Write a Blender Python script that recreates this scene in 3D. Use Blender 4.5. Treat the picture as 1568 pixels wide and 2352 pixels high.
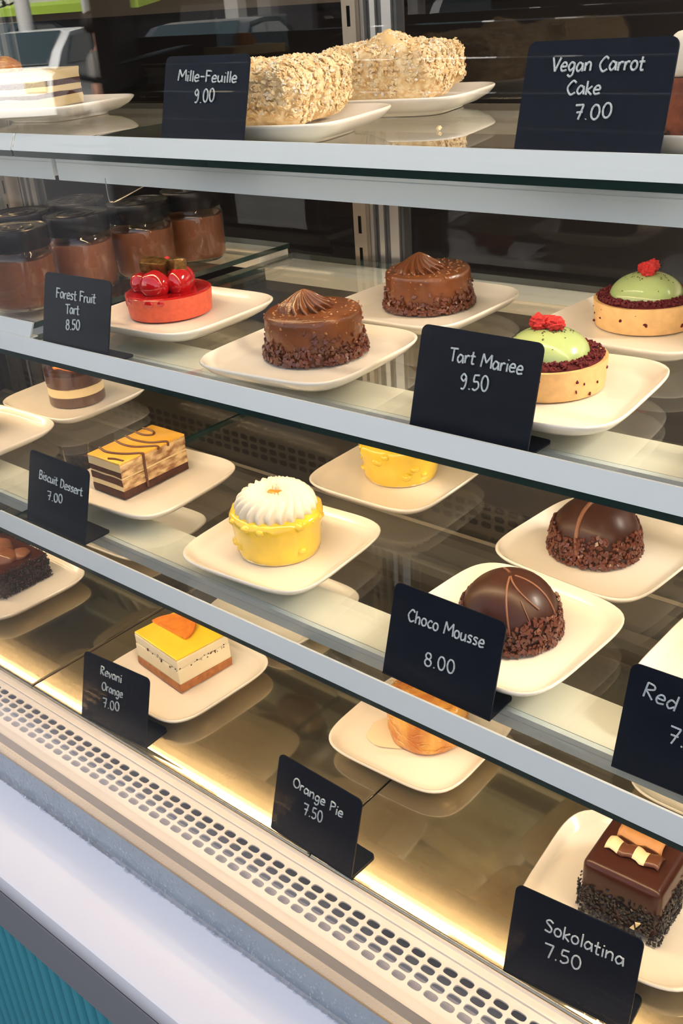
import bpy, bmesh, math, random
import numpy as np
from math import sin, cos, pi, radians, sqrt, hypot
from mathutils import Vector, Matrix, noise

S = bpy.context.scene
COL = S.collection
for o in list(bpy.data.objects):
    bpy.data.objects.remove(o)
random.seed(7)
Z0 = 1.70                                   # eye height above the pavement

# ------------------------------------------------------------------ camera
YAW, PITCH, ROLL, FPX = radians(42.02636), radians(27.12266), radians(-4.170563), 2330.66
fw = Vector((0, cos(PITCH), -sin(PITCH)))
rt = Vector((1, 0, 0))
upv = rt.cross(fw)
M = Matrix((rt, upv, -fw)).transposed() @ Matrix.Rotation(ROLL, 3, 'Z')
M = Matrix.Rotation(YAW, 3, 'Z') @ M
cam = bpy.data.cameras.new('camera')
cam.sensor_fit = 'VERTICAL'
cam.sensor_height = 36.0
cam.lens = FPX / 2352 * 36.0
cam.clip_start = 0.01
cam.clip_end = 300
CAM = bpy.data.objects.new('camera', cam)
COL.objects.link(CAM)
CAM.matrix_world = Matrix.Translation((0, 0, Z0)) @ M.to_4x4()
S.camera = CAM

# ------------------------------------------------------------------ world, sun, exposure
S.view_settings.view_transform = 'Standard'
S.view_settings.look = 'None'
S.view_settings.gamma = 1.0
S.view_settings.use_curve_mapping = False
S.view_settings.exposure = 0.0
wd = bpy.data.worlds.new('sky')
S.world = wd
wd.use_nodes = True
nt = wd.node_tree
nt.nodes.clear()
sky = nt.nodes.new('ShaderNodeTexSky')
sky.sky_type = 'NISHITA'
sky.sun_disc = False
sky.sun_elevation = radians(55)
sky.sun_rotation = radians(0)
bg = nt.nodes.new('ShaderNodeBackground')
bg.inputs['Strength'].default_value = 0.41
wo = nt.nodes.new('ShaderNodeOutputWorld')
hs = nt.nodes.new('ShaderNodeHueSaturation')
hs.inputs['Saturation'].default_value = .46
nt.links.new(sky.outputs[0], hs.inputs['Color'])
nt.links.new(hs.outputs[0], bg.inputs[0])
nt.links.new(bg.outputs[0], wo.inputs[0])

sl = bpy.data.lights.new('sun', 'SUN')
sl.energy = 20.0
sl.color = (1.0, 0.94, 0.84)
sl.angle = radians(0.6)
SUN = bpy.data.objects.new('sun', sl)
COL.objects.link(SUN)
# the sun stands behind the shop, so the front is in open shade and the far side of the street is sunlit
SUN.rotation_euler = Vector((-0.25, -0.62, -0.74)).to_track_quat('-Z', 'Y').to_euler()

LED_W = 1.22                                  # watts of each case strip lamp
LED_COL = (1.0, 0.69, 0.37)
S.cycles.use_denoising = True
S.cycles.max_bounces = 9
S.cycles.diffuse_bounces = 4
S.cycles.glossy_bounces = 5
S.cycles.transmission_bounces = 6
S.cycles.transparent_max_bounces = 28
S.cycles.sample_clamp_indirect = 10.0
S.cycles.caustics_reflective = True
S.cycles.blur_glossy = .6
S.cycles.caustics_refractive = False

# ------------------------------------------------------------------ materials
MATS = {}
def mat(name, col=(.8, .8, .8), rough=.5, metal=0., coat=0., spec=.5, var=0., vscale=60., col2=None, bump=0., bscale=80.,
        sss=0., aniso=0., emit=None, estr=0., stretch=None, detail=4.):
    m = bpy.data.materials.new(name)
    m.use_nodes = True
    t = m.node_tree
    b = t.nodes['Principled BSDF']
    b.inputs['Base Color'].default_value = (*col, 1)
    b.inputs['Roughness'].default_value = rough
    b.inputs['Metallic'].default_value = metal
    b.inputs['Coat Weight'].default_value = coat
    b.inputs['Coat Roughness'].default_value = .08
    b.inputs['Specular IOR Level'].default_value = spec
    if aniso:
        b.inputs['Anisotropic'].default_value = aniso
    if sss:
        b.inputs['Subsurface Weight'].default_value = sss
        b.inputs['Subsurface Radius'].default_value = (.004, .003, .002)
        b.inputs['Subsurface Scale'].default_value = 1.0
    if emit:
        b.inputs['Emission Color'].default_value = (*emit, 1)
        b.inputs['Emission Strength'].default_value = estr
    if var or col2 or bump:
        tc = t.nodes.new('ShaderNodeTexCoord')
        src = tc.outputs['Object']
        if stretch:
            mp = t.nodes.new('ShaderNodeMapping')
            mp.inputs['Scale'].default_value = stretch
            t.links.new(src, mp.inputs[0])
            src = mp.outputs[0]
        if var or col2:
            n = t.nodes.new('ShaderNodeTexNoise')
            n.inputs['Scale'].default_value = vscale
            n.inputs['Detail'].default_value = detail
            t.links.new(src, n.inputs['Vector'])
            r = t.nodes.new('ShaderNodeValToRGB')
            r.color_ramp.elements[0].position = .36
            r.color_ramp.elements[1].position = .64
            c2 = col2 or tuple(c * (1 - var) for c in col)
            r.color_ramp.elements[0].color = (*c2, 1)
            r.color_ramp.elements[1].color = (*col, 1)
            t.links.new(n.outputs['Fac'], r.inputs[0])
            t.links.new(r.outputs[0], b.inputs['Base Color'])
        if bump:
            n2 = t.nodes.new('ShaderNodeTexNoise')
            n2.inputs['Scale'].default_value = bscale
            n2.inputs['Detail'].default_value = detail
            t.links.new(src, n2.inputs['Vector'])
            bp = t.nodes.new('ShaderNodeBump')
            bp.inputs['Strength'].default_value = min(1, bump)
            bp.inputs['Distance'].default_value = .002
            t.links.new(n2.outputs['Fac'], bp.inputs['Height'])
            t.links.new(bp.outputs[0], b.inputs['Normal'])
    MATS[name] = m
    return m

def glass(name, r0=.045, tint=(1, 1, 1), rough=0.0, power=5.0):
    """thin clear sheet: what is not mirrored at the surface passes straight through"""
    m = bpy.data.materials.new(name)
    m.use_nodes = True
    t = m.node_tree
    t.nodes.clear()
    out = t.nodes.new('ShaderNodeOutputMaterial')
    tr = t.nodes.new('ShaderNodeBsdfTransparent')
    tr.inputs[0].default_value = (*tint, 1)
    gl = t.nodes.new('ShaderNodeBsdfGlossy')
    gl.inputs['Roughness'].default_value = rough
    gl.inputs[0].default_value = (1, 1, 1, 1)
    lw = t.nodes.new('ShaderNodeLayerWeight')
    lw.inputs[0].default_value = .5
    pw = t.nodes.new('ShaderNodeMath')
    pw.operation = 'POWER'
    pw.inputs[1].default_value = power
    ml = t.nodes.new('ShaderNodeMath')
    ml.operation = 'MULTIPLY_ADD'
    ml.inputs[1].default_value = 1 - r0
    ml.inputs[2].default_value = r0
    mx = t.nodes.new('ShaderNodeMixShader')
    t.links.new(lw.outputs['Facing'], pw.inputs[0])
    t.links.new(pw.outputs[0], ml.inputs[0])
    t.links.new(ml.outputs[0], mx.inputs[0])
    t.links.new(tr.outputs[0], mx.inputs[1])
    t.links.new(gl.outputs[0], mx.inputs[2])
    t.links.new(mx.outputs[0], out.inputs[0])
    MATS[name] = m
    return m

G_FRONT = glass('front_glass', .022)
G_SHELF = glass('shelf_glass', .065, (.97, .985, .975))
G_DOOR = glass('door_glass', .022, (.60, .60, .62))
G_JAR = glass('jar_glass', .05, (.97, .97, .96))
G_WRAP = glass('clear_wrap', .05)
M_EDGE = mat('glass_edge', (.012, .03, .026), .12, spec=.6)
M_LIP = mat('rail_sky_white', (.60, .67, .71), .42, coat=.15)  # white part with the sky's blue put into its colour
M_ALU = mat('aluminium', (.80, .80, .79), .38, metal=.35)
M_PROFW = mat('profile_white', (.70, .69, .62), .45)
M_STEEL = mat('upright_steel', (.34, .29, .235), .36, metal=.5, var=.15, vscale=20)
M_CHROME = mat('door_frame_alu', (.52, .52, .52), .28, metal=.8)
M_STILED = mat('door_frame_dark', (.10, .11, .12), .3, metal=.6)
M_DARK = mat('dark_plastic', (.012, .012, .014), .45)
M_SLOT = mat('slot_dark', (.004, .004, .006), .9)
M_DECK = mat('brushed_deck_steel', (.54, .47, .33), .20, metal=1.0, var=.10, vscale=40, stretch=(1, 14, 1), bump=.05, bscale=300)
t = M_DECK.node_tree
g2 = t.nodes.new('ShaderNodeBsdfGlossy')
g2.inputs['Color'].default_value = (.50, .45, .35, 1)
g2.inputs['Roughness'].default_value = .045
mxs = t.nodes.new('ShaderNodeMixShader')
mxs.inputs[0].default_value = .62
t.links.new(t.nodes['Principled BSDF'].outputs[0], mxs.inputs[1])
t.links.new(g2.outputs[0], mxs.inputs[2])
t.links.new(mxs.outputs[0], t.nodes['Material Output'].inputs['Surface'])
M_GRILLE = mat('grille_enamel', (.80, .745, .69), .38, coat=.1)
M_DUCT = mat('duct_grey', (.36, .325, .345), .5)
M_STRIP = mat('gasket_grey', (.095, .088, .105), .35, var=.4, vscale=30, stretch=(1, 60, 60))
M_SPACER = mat('spacer_alu', (.66, .55, .40), .35, metal=.5)
M_GOLD = mat('spacer_edge', (.45, .27, .07), .3, metal=.6)
M_SEAL = mat('seal_grey', (.31, .36, .40), .35, var=.1, vscale=8)
M_DROP = glass('water', .10, (.84, .86, .89), power=2.2)
M_LEDGE = mat('ledge_white', (.85, .80, .80), .33, coat=.2)
M_FASCIA = mat('fascia_grey', (.30, .285, .295), .5)
M_LINE = mat('joint_dark', (.05, .02, .03), .6)
M_TEAL = mat('ribbed_teal', (.095, .40, .46), .45)
M_PORC = mat('porcelain', (.84, .79, .70), .16, coat=.3)
M_CARD = mat('black_card', (.005, .008, .016), .33, spec=.11)
M_CHALK = mat('chalk_ink', (.62, .70, .74), .8, var=.35, vscale=900)
# food
M_CHOCG = mat('milk_choc_glaze', (.175, .052, .014), .30, coat=.22, var=.3, vscale=60, bump=.55, bscale=150)
M_ROSE = mat('choc_cream', (.135, .040, .012), .22, coat=.3)
M_FLAKE = mat('choc_flakes', (.14, .036, .018), .33, coat=.2, var=.35, vscale=90)
M_DFLAKE = mat('dark_flakes', (.012, .007, .006), .4, coat=.1, var=.4, vscale=90)
M_NUT = mat('nut_bits', (.36, .16, .06), .5)
M_RTART = mat('red_crust', (.66, .10, .045), .55, var=.18, vscale=180, bump=.3, bscale=260)
M_RGLAZE = mat('red_glaze', (.42, .006, .008), .08, coat=.8)
M_BERRY = mat('glazed_berry', (.40, .005, .010), .10, coat=.8, bump=.1, bscale=60)
M_RCRUMB = mat('dried_raspberry', (.55, .018, .018), .55, bump=.8, bscale=260)
M_GOLDCH = mat('gilded_choc', (.22, .12, .035), .30, metal=.55, var=.6, vscale=160, bump=.5, bscale=220)
M_CRUST = mat('pastry_crust', (.80, .50, .21), .6, var=.15, vscale=120, bump=.2, bscale=200)
M_VCRUMB = mat('velvet_crumb', (.14, .005, .011), .8, var=.4, vscale=300)
M_GREEN = mat('pistachio_dome', (.40, .52, .21), .22, coat=.4)
M_PIST = mat('pistachio_bits', (.10, .09, .025), .7, var=.4, vscale=200)
M_SPONGE = mat('dark_sponge', (.085, .024, .011), .75, var=.35, vscale=200, bump=.6, bscale=300)
M_MARBLE = mat('marbled_cream', (.78, .58, .32), .45, col2=(.27, .12, .045), vscale=70, bump=.2, bscale=150, stretch=(1, 1, 2.4))
M_CREAM = mat('cream', (.82, .66, .37), .42, bump=.2, bscale=120)
M_IVORY = mat('ivory_cream', (.89, .81, .58), .42, bump=.15, bscale=100)
M_ORG = mat('orange_glaze', (.90, .50, .07), .16, coat=.5, var=.22, vscale=25)
M_DRIZ = mat('choc_drizzle', (.12, .04, .016), .3, coat=.2)
M_LEMON = mat('lemon_glaze', (.90, .62, .05), .17, coat=.55, var=.15, vscale=40, bump=.25, bscale=70)
M_WHIP = mat('whipped_cream', (.80, .745, .62), .5, sss=.0)
M_PEEL = mat('candied_orange', (.80, .24, .02), .2, coat=.4, var=.25, vscale=90)
M_DOME = mat('dark_dome', (.046, .014, .007), .36, coat=.03, spec=.35)
M_MDRIZ = mat('milk_drizzle', (.21, .085, .042), .45)
M_YELLOW = mat('yellow_jelly', (.93, .64, .03), .18, coat=.5, var=.12, vscale=40)
M_REVANI = mat('syrup_sponge', (.47, .17, .038), .6, var=.3, vscale=180, bump=.6, bscale=260)
M_PIE = mat('amber_phyllo', (.76, .40, .07), .22, coat=.45, col2=(.52, .17, .02), vscale=45, bump=.9, bscale=120, stretch=(1, 1, .5))
M_SGLAZE = mat('dark_mirror', (.050, .013, .006), .28, coat=.05, spec=.35)
M_CURLW = mat('white_choc', (.80, .68, .42), .45)
M_CURLM = mat('caramel_curl', (.46, .22, .075), .5, var=.2, vscale=90)
M_PUFF = mat('puff_flakes', (.90, .75, .48), .65, col2=(.70, .46, .20), vscale=150, bump=1.0, bscale=260)
M_PUFFD = mat('puff_pale', (.90, .84, .72), .7, var=.2, vscale=160)
M_PUDD = mat('pudding_brown', (.105, .045, .028), .45, var=.2, vscale=80)
M_JARCH = mat('jar_chocolate', (.235, .085, .038), .4, var=.2, vscale=45)
M_LID = mat('jar_lid', (.010, .010, .013), .26, metal=.0, spec=.3)
M_CARROT = mat('carrot_sponge', (.24, .07, .035), .8, var=.4, vscale=110, bump=.6, bscale=200)
# street and shop
M_PAVE = mat('pavement', (.055, .052, .05), .85, var=.2, vscale=3)
M_ROAD = mat('asphalt', (.032, .032, .034), .85, var=.2, vscale=4)
M_SHOPW = mat('shop_render', (.42, .38, .32), .8, var=.05, vscale=4)
M_ROOMD = mat('room_brown', (.034, .030, .029), .7, var=.15, vscale=2)
M_ROOMB = mat('room_beige', (.62, .54, .42), .7, bump=.1, bscale=30, stretch=(.1, 1, 6))
M_BEAM = mat('room_beam', (.02, .015, .014), .6)
M_SCREEN = mat('screen_brown', (.055, .038, .030), .7, var=.3, vscale=3, stretch=(1, 1, .2))
M_WCAR = mat('white_paint', (.80, .81, .80), .25, coat=.6)
M_GCAR = mat('grey_paint', (.06, .065, .072), .3, metal=.2, coat=.4)
M_BCAR = mat('blue_paint', (.06, .08, .12), .25, metal=.3, coat=.6)
M_CARGL = mat('car_glass', (.03, .05, .055), .06, spec=.8)
M_TYRE = mat('tyre', (.012, .012, .012), .8)
M_RIM = mat('wheel_rim', (.5, .5, .52), .3, metal=.8)
M_TAIL = mat('tail_lamp', (.5, .01, .01), .2, coat=.5)
M_BLDG = mat('facade_white', (.46, .45, .43), .8, var=.08, vscale=1)
M_SHOPG = mat('facade_dark', (.035, .035, .038), .4)
M_AWN = mat('awning_lime', (.30, .46, .03), .7)
M_POLE = mat('pole_grey', (.55, .55, .53), .6)
M_LEAF = mat('leaf_green', (.018, .040, .014), .45, var=.4, vscale=6)
M_TREE = mat('tree_leaf', (.06, .13, .03), .6, var=.5, vscale=3)
M_BARK = mat('pillar_brown', (.11, .085, .07), .8, var=.25, vscale=4)
M_FLOWER = mat('red_flowers', (.45, .02, .02), .6)
M_SKIN = mat('skin', (.50, .27, .19), .5)
M_SHIRT = mat('grey_tshirt', (.22, .21, .20), .85)
M_TROUS = mat('dark_trousers', (.04, .045, .06), .85)
M_HAIR = mat('dark_hair', (.02, .014, .01), .6)

# ------------------------------------------------------------------ builders
def link(o, parent=None):
    COL.objects.link(o)
    if parent is not None:
        o.parent = parent
    return o

def mesh(name, verts, faces, mats, parent=None, smooth=True, fmat=None, sharp=None):
    me = bpy.data.meshes.new(name)
    me.from_pydata([tuple(v) for v in verts], [], faces)
    for m in (mats if isinstance(mats, (list, tuple)) else [mats]):
        me.materials.append(m)
    if fmat is not None:
        me.polygons.foreach_set('material_index', fmat)
    bm = bmesh.new()
    bm.from_mesh(me)
    bmesh.ops.recalc_face_normals(bm, faces=bm.faces)
    bm.to_mesh(me)
    bm.free()
    if smooth:
        me.polygons.foreach_set('use_smooth', [True] * len(me.polygons))
        me.set_sharp_from_angle(angle=radians(sharp if sharp else 42))
    me.update()
    return link(bpy.data.objects.new(name, me), parent)

def floor_at(mb, z=.0003):
    mb.v = [(a, b, max(c, z)) for a, b, c in mb.v]

class MB:
    def __init__(s):
        s.v, s.f, s.m = [], [], []
    def add(s, v, f, mi=0):
        n = len(s.v)
        s.v += [tuple(p) for p in v]
        s.f += [tuple(i + n for i in q) for q in f]
        s.m += [mi] * len(f)
        return s
    def box(s, x0, x1, y0, y1, z0, z1, mi=0):
        v = [(x, y, z) for z in (z0, z1) for y in (y0, y1) for x in (x0, x1)]
        return s.add(v, [(0, 2, 3, 1), (4, 5, 7, 6), (0, 1, 5, 4), (2, 6, 7, 3), (0, 4, 6, 2), (1, 3, 7, 5)], mi)
    def prism(s, poly, x0, x1, mi=0):
        """poly in (y,z), extruded along x"""
        n = len(poly)
        v = [(x0, a, b) for a, b in poly] + [(x1, a, b) for a, b in poly]
        f = [(i, (i + 1) % n, n + (i + 1) % n, n + i) for i in range(n)] + [tuple(range(n)), tuple(range(2 * n - 1, n - 1, -1))]
        return s.add(v, f, mi)
    def plate(s, poly, z0, z1, mi=0):
        n = len(poly)
        v = [(a, b, z0) for a, b in poly] + [(a, b, z1) for a, b in poly]
        f = [(i, (i + 1) % n, n + (i + 1) % n, n + i) for i in range(n)] + [tuple(range(n)), tuple(range(2 * n - 1, n - 1, -1))]
        return s.add(v, f, mi)
    def tube(s, pts, r, n=8, mi=0, cap=True):
        pts = [Vector(p) for p in pts]
        rr = r if isinstance(r, (list, tuple)) else [r] * len(pts)
        v, f = [], []
        up = Vector((.13, .31, .94))
        for i, p in enumerate(pts):
            d = (pts[min(i + 1, len(pts) - 1)] - pts[max(i - 1, 0)])
            d = d.normalized() if d.length > 1e-9 else Vector((0, 0, 1))
            a = d.cross(up)
            if a.length < 1e-3:
                a = d.cross(Vector((1, 0, 0)))
            a.normalize()
            b = d.cross(a)
            for k in range(n):
                t = 2 * pi * k / n
                v.append(p + (a * cos(t) + b * sin(t)) * rr[i])
        for i in range(len(pts) - 1):
            for k in range(n):
                f.append((i * n + k, i * n + (k + 1) % n, (i + 1) * n + (k + 1) % n, (i + 1) * n + k))
        if cap:
            f.append(tuple(range(n)))
            f.append(tuple(range((len(pts) - 1) * n, len(pts) * n)))
        return s.add(v, f, mi)
    def rings(s, rows, close_lo=True, close_hi=True, mi=0):
        n = len(rows[0])
        v = [p for r in rows for p in r]
        f = []
        for i in range(len(rows) - 1):
            for k in range(n):
                f.append((i * n + k, i * n + (k + 1) % n, (i + 1) * n + (k + 1) % n, (i + 1) * n + k))
        if close_lo:
            f.append(tuple(range(n)))
        if close_hi:
            f.append(tuple(range((len(rows) - 1) * n, len(rows) * n)))
        return s.add(v, f, mi)
    def revolve(s, prof, n=48, rf=None, zf=None, mi=0, cx=0, cy=0):
        rows = []
        for (r, z) in prof:
            row = []
            for k in range(n):
                t = 2 * pi * k / n
                R = r * (rf(t, z) if rf else 1)
                row.append((cx + R * cos(t), cy + R * sin(t), z + (zf(t, r) if zf else 0)))
            rows.append(row)
        return s.rings(rows, mi=mi)
    def build(s, name, mats, parent=None, smooth=True, sharp=None):
        return mesh(name, s.v, s.f, mats, parent, smooth, s.m if isinstance(mats, (list, tuple)) else None, sharp)

def bevel_box(name, x0, x1, y0, y1, z0, z1, r, m, parent=None, seg=3, warp=0., wscale=40., sub=0, taper=0.):
    bm = bmesh.new()
    bmesh.ops.create_cube(bm, size=1)
    for v in bm.verts:
        k = 1 - taper * (v.co.z + .5)
        v.co = ((x0 + x1) / 2 + v.co.x * (x1 - x0) * k, (y0 + y1) / 2 + v.co.y * (y1 - y0) * k, z0 + (v.co.z + .5) * (z1 - z0))
    if r:
        bmesh.ops.bevel(bm, geom=list(bm.edges), offset=r, segments=seg, profile=.5, affect='EDGES')
    if sub:
        bmesh.ops.subdivide_edges(bm, edges=bm.edges[:], cuts=sub, use_grid_fill=True)
    if warp:
        for v in bm.verts:
            q = v.co * wscale
            v.co += Vector(noise.noise_vector(q)) * warp + Vector(noise.noise_vector(q * 2.7)) * warp * .4
            v.co.z = max(v.co.z, z0)
    me = bpy.data.meshes.new(name)
    bm.to_mesh(me)
    bm.free()
    me.materials.append(m)
    me.polygons.foreach_set('use_smooth', [True] * len(me.polygons))
    me.set_sharp_from_angle(angle=radians(38))
    return link(bpy.data.objects.new(name, me), parent)

def blob(r, sq=(1, 1, 1), n=14, m=10, amp=.15, freq=2.5, seed=0, c=(0, 0, 0)):
    """one lumpy rounded body -> verts, faces"""
    v, f = [], []
    for i in range(m + 1):
        ph = pi * i / m
        for k in range(n):
            t = 2 * pi * k / n
            d = Vector((sin(ph) * cos(t), sin(ph) * sin(t), cos(ph)))
            q = r * (1 + amp * noise.noise(d * freq + Vector((seed * 3.1, seed * 1.7, seed))))
            v.append((c[0] + d.x * q * sq[0], c[1] + d.y * q * sq[1], c[2] + d.z * q * sq[2]))
    for i in range(m):
        for k in range(n):
            f.append((i * n + k, i * n + (k + 1) % n, (i + 1) * n + (k + 1) % n, (i + 1) * n + k))
    return v, f

def flakes(mb, pts, smin, smax, thick=.35, rnd=random, mi=0, tilt=.6, poly=4):
    """small broken chips lying on a surface: pts = [(point, normal)]"""
    for p, nn in pts:
        p, nn = Vector(p), Vector(nn).normalized()
        nn = (nn + Vector((rnd.uniform(-1, 1), rnd.uniform(-1, 1), rnd.uniform(-1, 1))) * tilt).normalized()
        a = nn.orthogonal().normalized()
        a.rotate(Matrix.Rotation(rnd.uniform(0, 6.28), 3, nn))
        b = nn.cross(a)
        sx, sy = rnd.uniform(smin, smax), rnd.uniform(smin, smax) * .75
        h = thick * min(sx, sy)
        ring = []
        for k in range(poly):
            t = 2 * pi * (k + rnd.uniform(-.22, .22)) / poly
            q = rnd.uniform(.8, 1.15)
            ring.append((cos(t) * sx * q, sin(t) * sy * q))
        v = [p + a * x + b * y - nn * h for x, y in ring] + [p + a * x * .9 + b * y * .9 + nn * h for x, y in ring]
        n = poly
        f = [(i, (i + 1) % n, n + (i + 1) % n, n + i) for i in range(n)] + [tuple(range(n))[::-1], tuple(range(n, 2 * n))]
        mb.add(v, f, mi)

def crom(pts, k=6):
    P = [pts[0]] + list(pts) + [pts[-1]]
    out = []
    for i in range(1, len(P) - 2):
        for j in range(k):
            t = j / k
            q = []
            for c in range(len(pts[0])):
                a, b, d, e = P[i - 1][c], P[i][c], P[i + 1][c], P[i + 2][c]
                q.append(.5 * (2 * b + (d - a) * t + (2 * a - 5 * b + 4 * d - e) * t * t + (3 * b - a - 3 * d + e) * t ** 3))
            out.append(tuple(q))
    out.append(tuple(pts[-1]))
    return out

# ------------------------------------------------------------------ layout of the case
ZG = {1: -.1140, 2: -.29246, 3: -.47864, 4: -.68736}      # shelf tops, relative to the eye
TL = {1: .0094, 2: .016615, 3: -.005379, 4: 0.}           # the shelves hang very slightly out of level
YF = {1: .5790, 2: .517, 3: .470, 4: .463}                # front edges
YB = .955
XJ = -.915                                                # joint between two case units

def sz(k, x, h=0.):
    return Z0 + ZG[k] + TL[k] * (x + .7) + h

def frame(k, x, y, h, rz):
    return Matrix.Translation((x, y, sz(k, x, h))) @ Matrix.Rotation(-math.atan(TL[k]), 4, 'Y') @ Matrix.Rotation(rz, 4, 'Z')

def tag(o, label, cat, group=None, kind=None):
    o['label'] = label
    o['category'] = cat
    if group:
        o['group'] = group
    if kind:
        o['kind'] = kind
    return o

def struct(o, label=None, cat=None):
    o['kind'] = 'structure'
    if label:
        o['label'] = label
    if cat:
        o['category'] = cat
    return o

def thing(name, label, cat, mtx, group=None):
    o = bpy.data.objects.new(name, None)
    o.empty_display_size = .02
    COL.objects.link(o)
    o.matrix_world = mtx
    return tag(o, label, cat, group)

def at(x, y, z, rz=0):
    return Matrix.Translation((x, y, z)) @ Matrix.Rotation(rz, 4, 'Z')

def place(name, label, cat, k, x, y, rz=0., h=0., group=None):
    return thing(name, label, cat, frame(k, x, y, h, rz), group)

# ------------------------------------------------------------------ setting: ground, shop shell
struct(MB().box(-40, 14, -4.6, 6, -.1, 0).build('floor_pavement', M_PAVE, smooth=False), 'grey pavement in front of the shop', 'pavement')
struct(MB().box(-40, 14, -60, -4.6, -.22, -.10).build('floor_road', M_ROAD, smooth=False), 'asphalt street beyond the pavement', 'road')
mb = MB()
mb.box(-9, 5, .36, .60, Z0 + .62, 7.0)
mb.box(-9, -1.72, .36, .60, 0, Z0 + .62)
mb.box(.75, 5, .36, .60, 0, Z0 + .62)
struct(mb.build('wall_front', M_SHOPW, smooth=False), 'shop front wall around the display case', 'wall')
mb = MB()
mb.box(-6, 3, 3.30, 3.45, 0, Z0 - .055)
mb.box(-6, 3, 3.30, 3.45, Z0 - .037, 3.0, 1)
mb.box(-6, 3, 3.29, 3.45, Z0 - .055, Z0 - .037, 2)
struct(mb.build('wall_back', [M_ROOMD, M_ROOMB, M_BEAM], smooth=False), 'dark brown back wall of the shop with beige boards above a black beam', 'wall')
struct(MB().box(-6.1, -6, .6, 3.45, 0, 3).build('wall_left', M_ROOMD, smooth=False), 'dark side wall of the shop', 'wall')
struct(MB().box(3, 3.1, .6, 3.45, 0, 3).build('wall_right', M_ROOMD, smooth=False), 'dark side wall of the shop', 'wall')
struct(MB().box(-6.1, 3.1, .6, 3.45, 3.0, 3.1).build('ceiling', M_ROOMB, smooth=False), 'shop ceiling', 'ceiling')
al = bpy.data.lights.new('added_room_fill', 'AREA')  # fill light added for the beige back wall, no lamp known there
al.energy = 700
al.color = (1, .86, .68)
al.shape = 'RECTANGLE'
al.size, al.size_y = 1.2, .3
lo = link(bpy.data.objects.new('added_room_fill', al))
lo.location = (1.7, 1.9, 2.97)

# ------------------------------------------------------------------ the display case body
XL, XR = -1.70, .62
ZL = Z0 - .6955                                            # ledge top
case = thing('display_case', 'refrigerated glass display case with a white ledge and teal ribbed front', 'display case', at(0, 0, 0))
yl = .2813
prof = [(yl + .010, ZL - .0225), (yl + .001, ZL - .0225), (yl, ZL - .020), (yl, ZL - .006), (yl + .002, ZL - .0015), (yl + .006, ZL), (.385, ZL), (.385, ZL - .0225)]
MB().prism(prof, XL, XR).build('ledge', M_LEDGE, case)
MB().box(XL, XR, yl + .0012, .40, ZL - .0247, ZL - .0225).build('ledge_joint', M_LINE, case, smooth=False)
MB().box(XL, XR, yl, .40, ZL - .0825, ZL - .0245).build('fascia', M_FASCIA, case, smooth=False)
# ribbed front: overlapping vertical ribs, pitch 17.9 mm
pit = .017893
x = -.72408 - pit * 80
poly = []
while x < XR:
    poly += [(x, yl + .0135)]
    for i in range(7):
        t = i / 6
        poly.append((x + pit * (.03 + .95 * t), yl + .0100 - .0098 * sin(pi * (.05 + .93 * t) ** 1.5) ** .6 + .001))
    x += pit
poly += [(x, yl + .03), (poly[0][0], yl + .03)]
MB().plate(poly, 0.08, ZL - .0825).build('ribbed_panel', M_TEAL, case, sharp=25)
MB().box(XL, XR, yl + .03, .97, 0.08, ZL - .09).build('cabinet_body', M_DARK, case, smooth=False)
MB().box(XL, XR, yl + .05, .95, 0.0, .08).build('plinth', M_DARK, case, smooth=False)

# double front glazing standing on the ledge
YP = .3575
ZT = Z0 + .52
MB().box(XL, XR, YP, YP + .004, ZL, ZT).build('outer_pane', G_FRONT, case, smooth=False)
MB().box(XL, XR, YP + .0138, YP + .0178, ZL, ZT).build('inner_pane', G_FRONT, case, smooth=False)
ZS = Z0 - .660
MB().box(XL, XR, YP + .0042, YP + .0050, ZL, ZS + .0012).build('spacer_edge', M_GOLD, case, smooth=False)
MB().box(XL, XR, YP + .00405, YP + .0042, ZL, ZS - .0008).build('edge_seal', M_SEAL, case, smooth=False)
mb = MB()
mb.box(XL, XR, YP + .0050, YP + .0138, ZL, ZS)
mb.build('spacer_bar', M_SPACER, case, smooth=False)
mb = MB()
x = -1.35
while x < -.15:
    for yy in (YP + .0072, YP + .0116):
        mb.box(x - .0006, x + .0006, yy - .0005, yy + .0005, ZS, ZS + .0003)
    x += .0045
so = mb.build('spacer_perforation', mat('perforation_light', (.62, .60, .56), .4), case, smooth=False)
so['kind'] = 'stuff'
MB().box(XL, XR, YP + .0178, .3965, ZL - .02, Z0 - .6890).build('gasket_strip', M_STRIP, case, smooth=False)

# slotted air grille between the glass and the deck
GZ = Z0 - .690
px_, py_ = .015487, .008814
gx0, gy0 = -.93863, .44221
YG0, YG1 = gy0 - 3.5 * py_, gy0 + .5 * py_
i0, i1 = -34, 72
mb = MB()
N = 24
def slot_ring(cx, cy, hx, hy, z, cap):
    out = []
    for k in range(N):
        t = 2 * pi * k / N
        c, s_ = cos(t), sin(t)
        e = 3.2
        d = (abs(c) ** e + abs(s_) ** e) ** (1 / e) if cap else max(abs(c), abs(s_))
        out.append((cx + hx * c / d, cy + hy * s_ / d, z))
    return out
for i in range(i0, i1):
    for j in range(4):
        cx, cy = gx0 + i * px_, gy0 - j * py_
        A_ = slot_ring(cx, cy, px_ / 2, py_ / 2, GZ, False)
        B_ = slot_ring(cx, cy, .0061, .0034, GZ, True)
        C_ = [(a, b, GZ - .0016) for a, b, c in B_]
        mb.rings([A_, B_, C_], False, False)
xa, xb = gx0 + (i0 - .5) * px_, gx0 + (i1 - .5) * px_
mb.add([(xa, YG1, GZ), (xb, YG1, GZ), (xb, .4545, GZ), (xa, .4545, GZ)], [(0, 1, 2, 3)])
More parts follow.
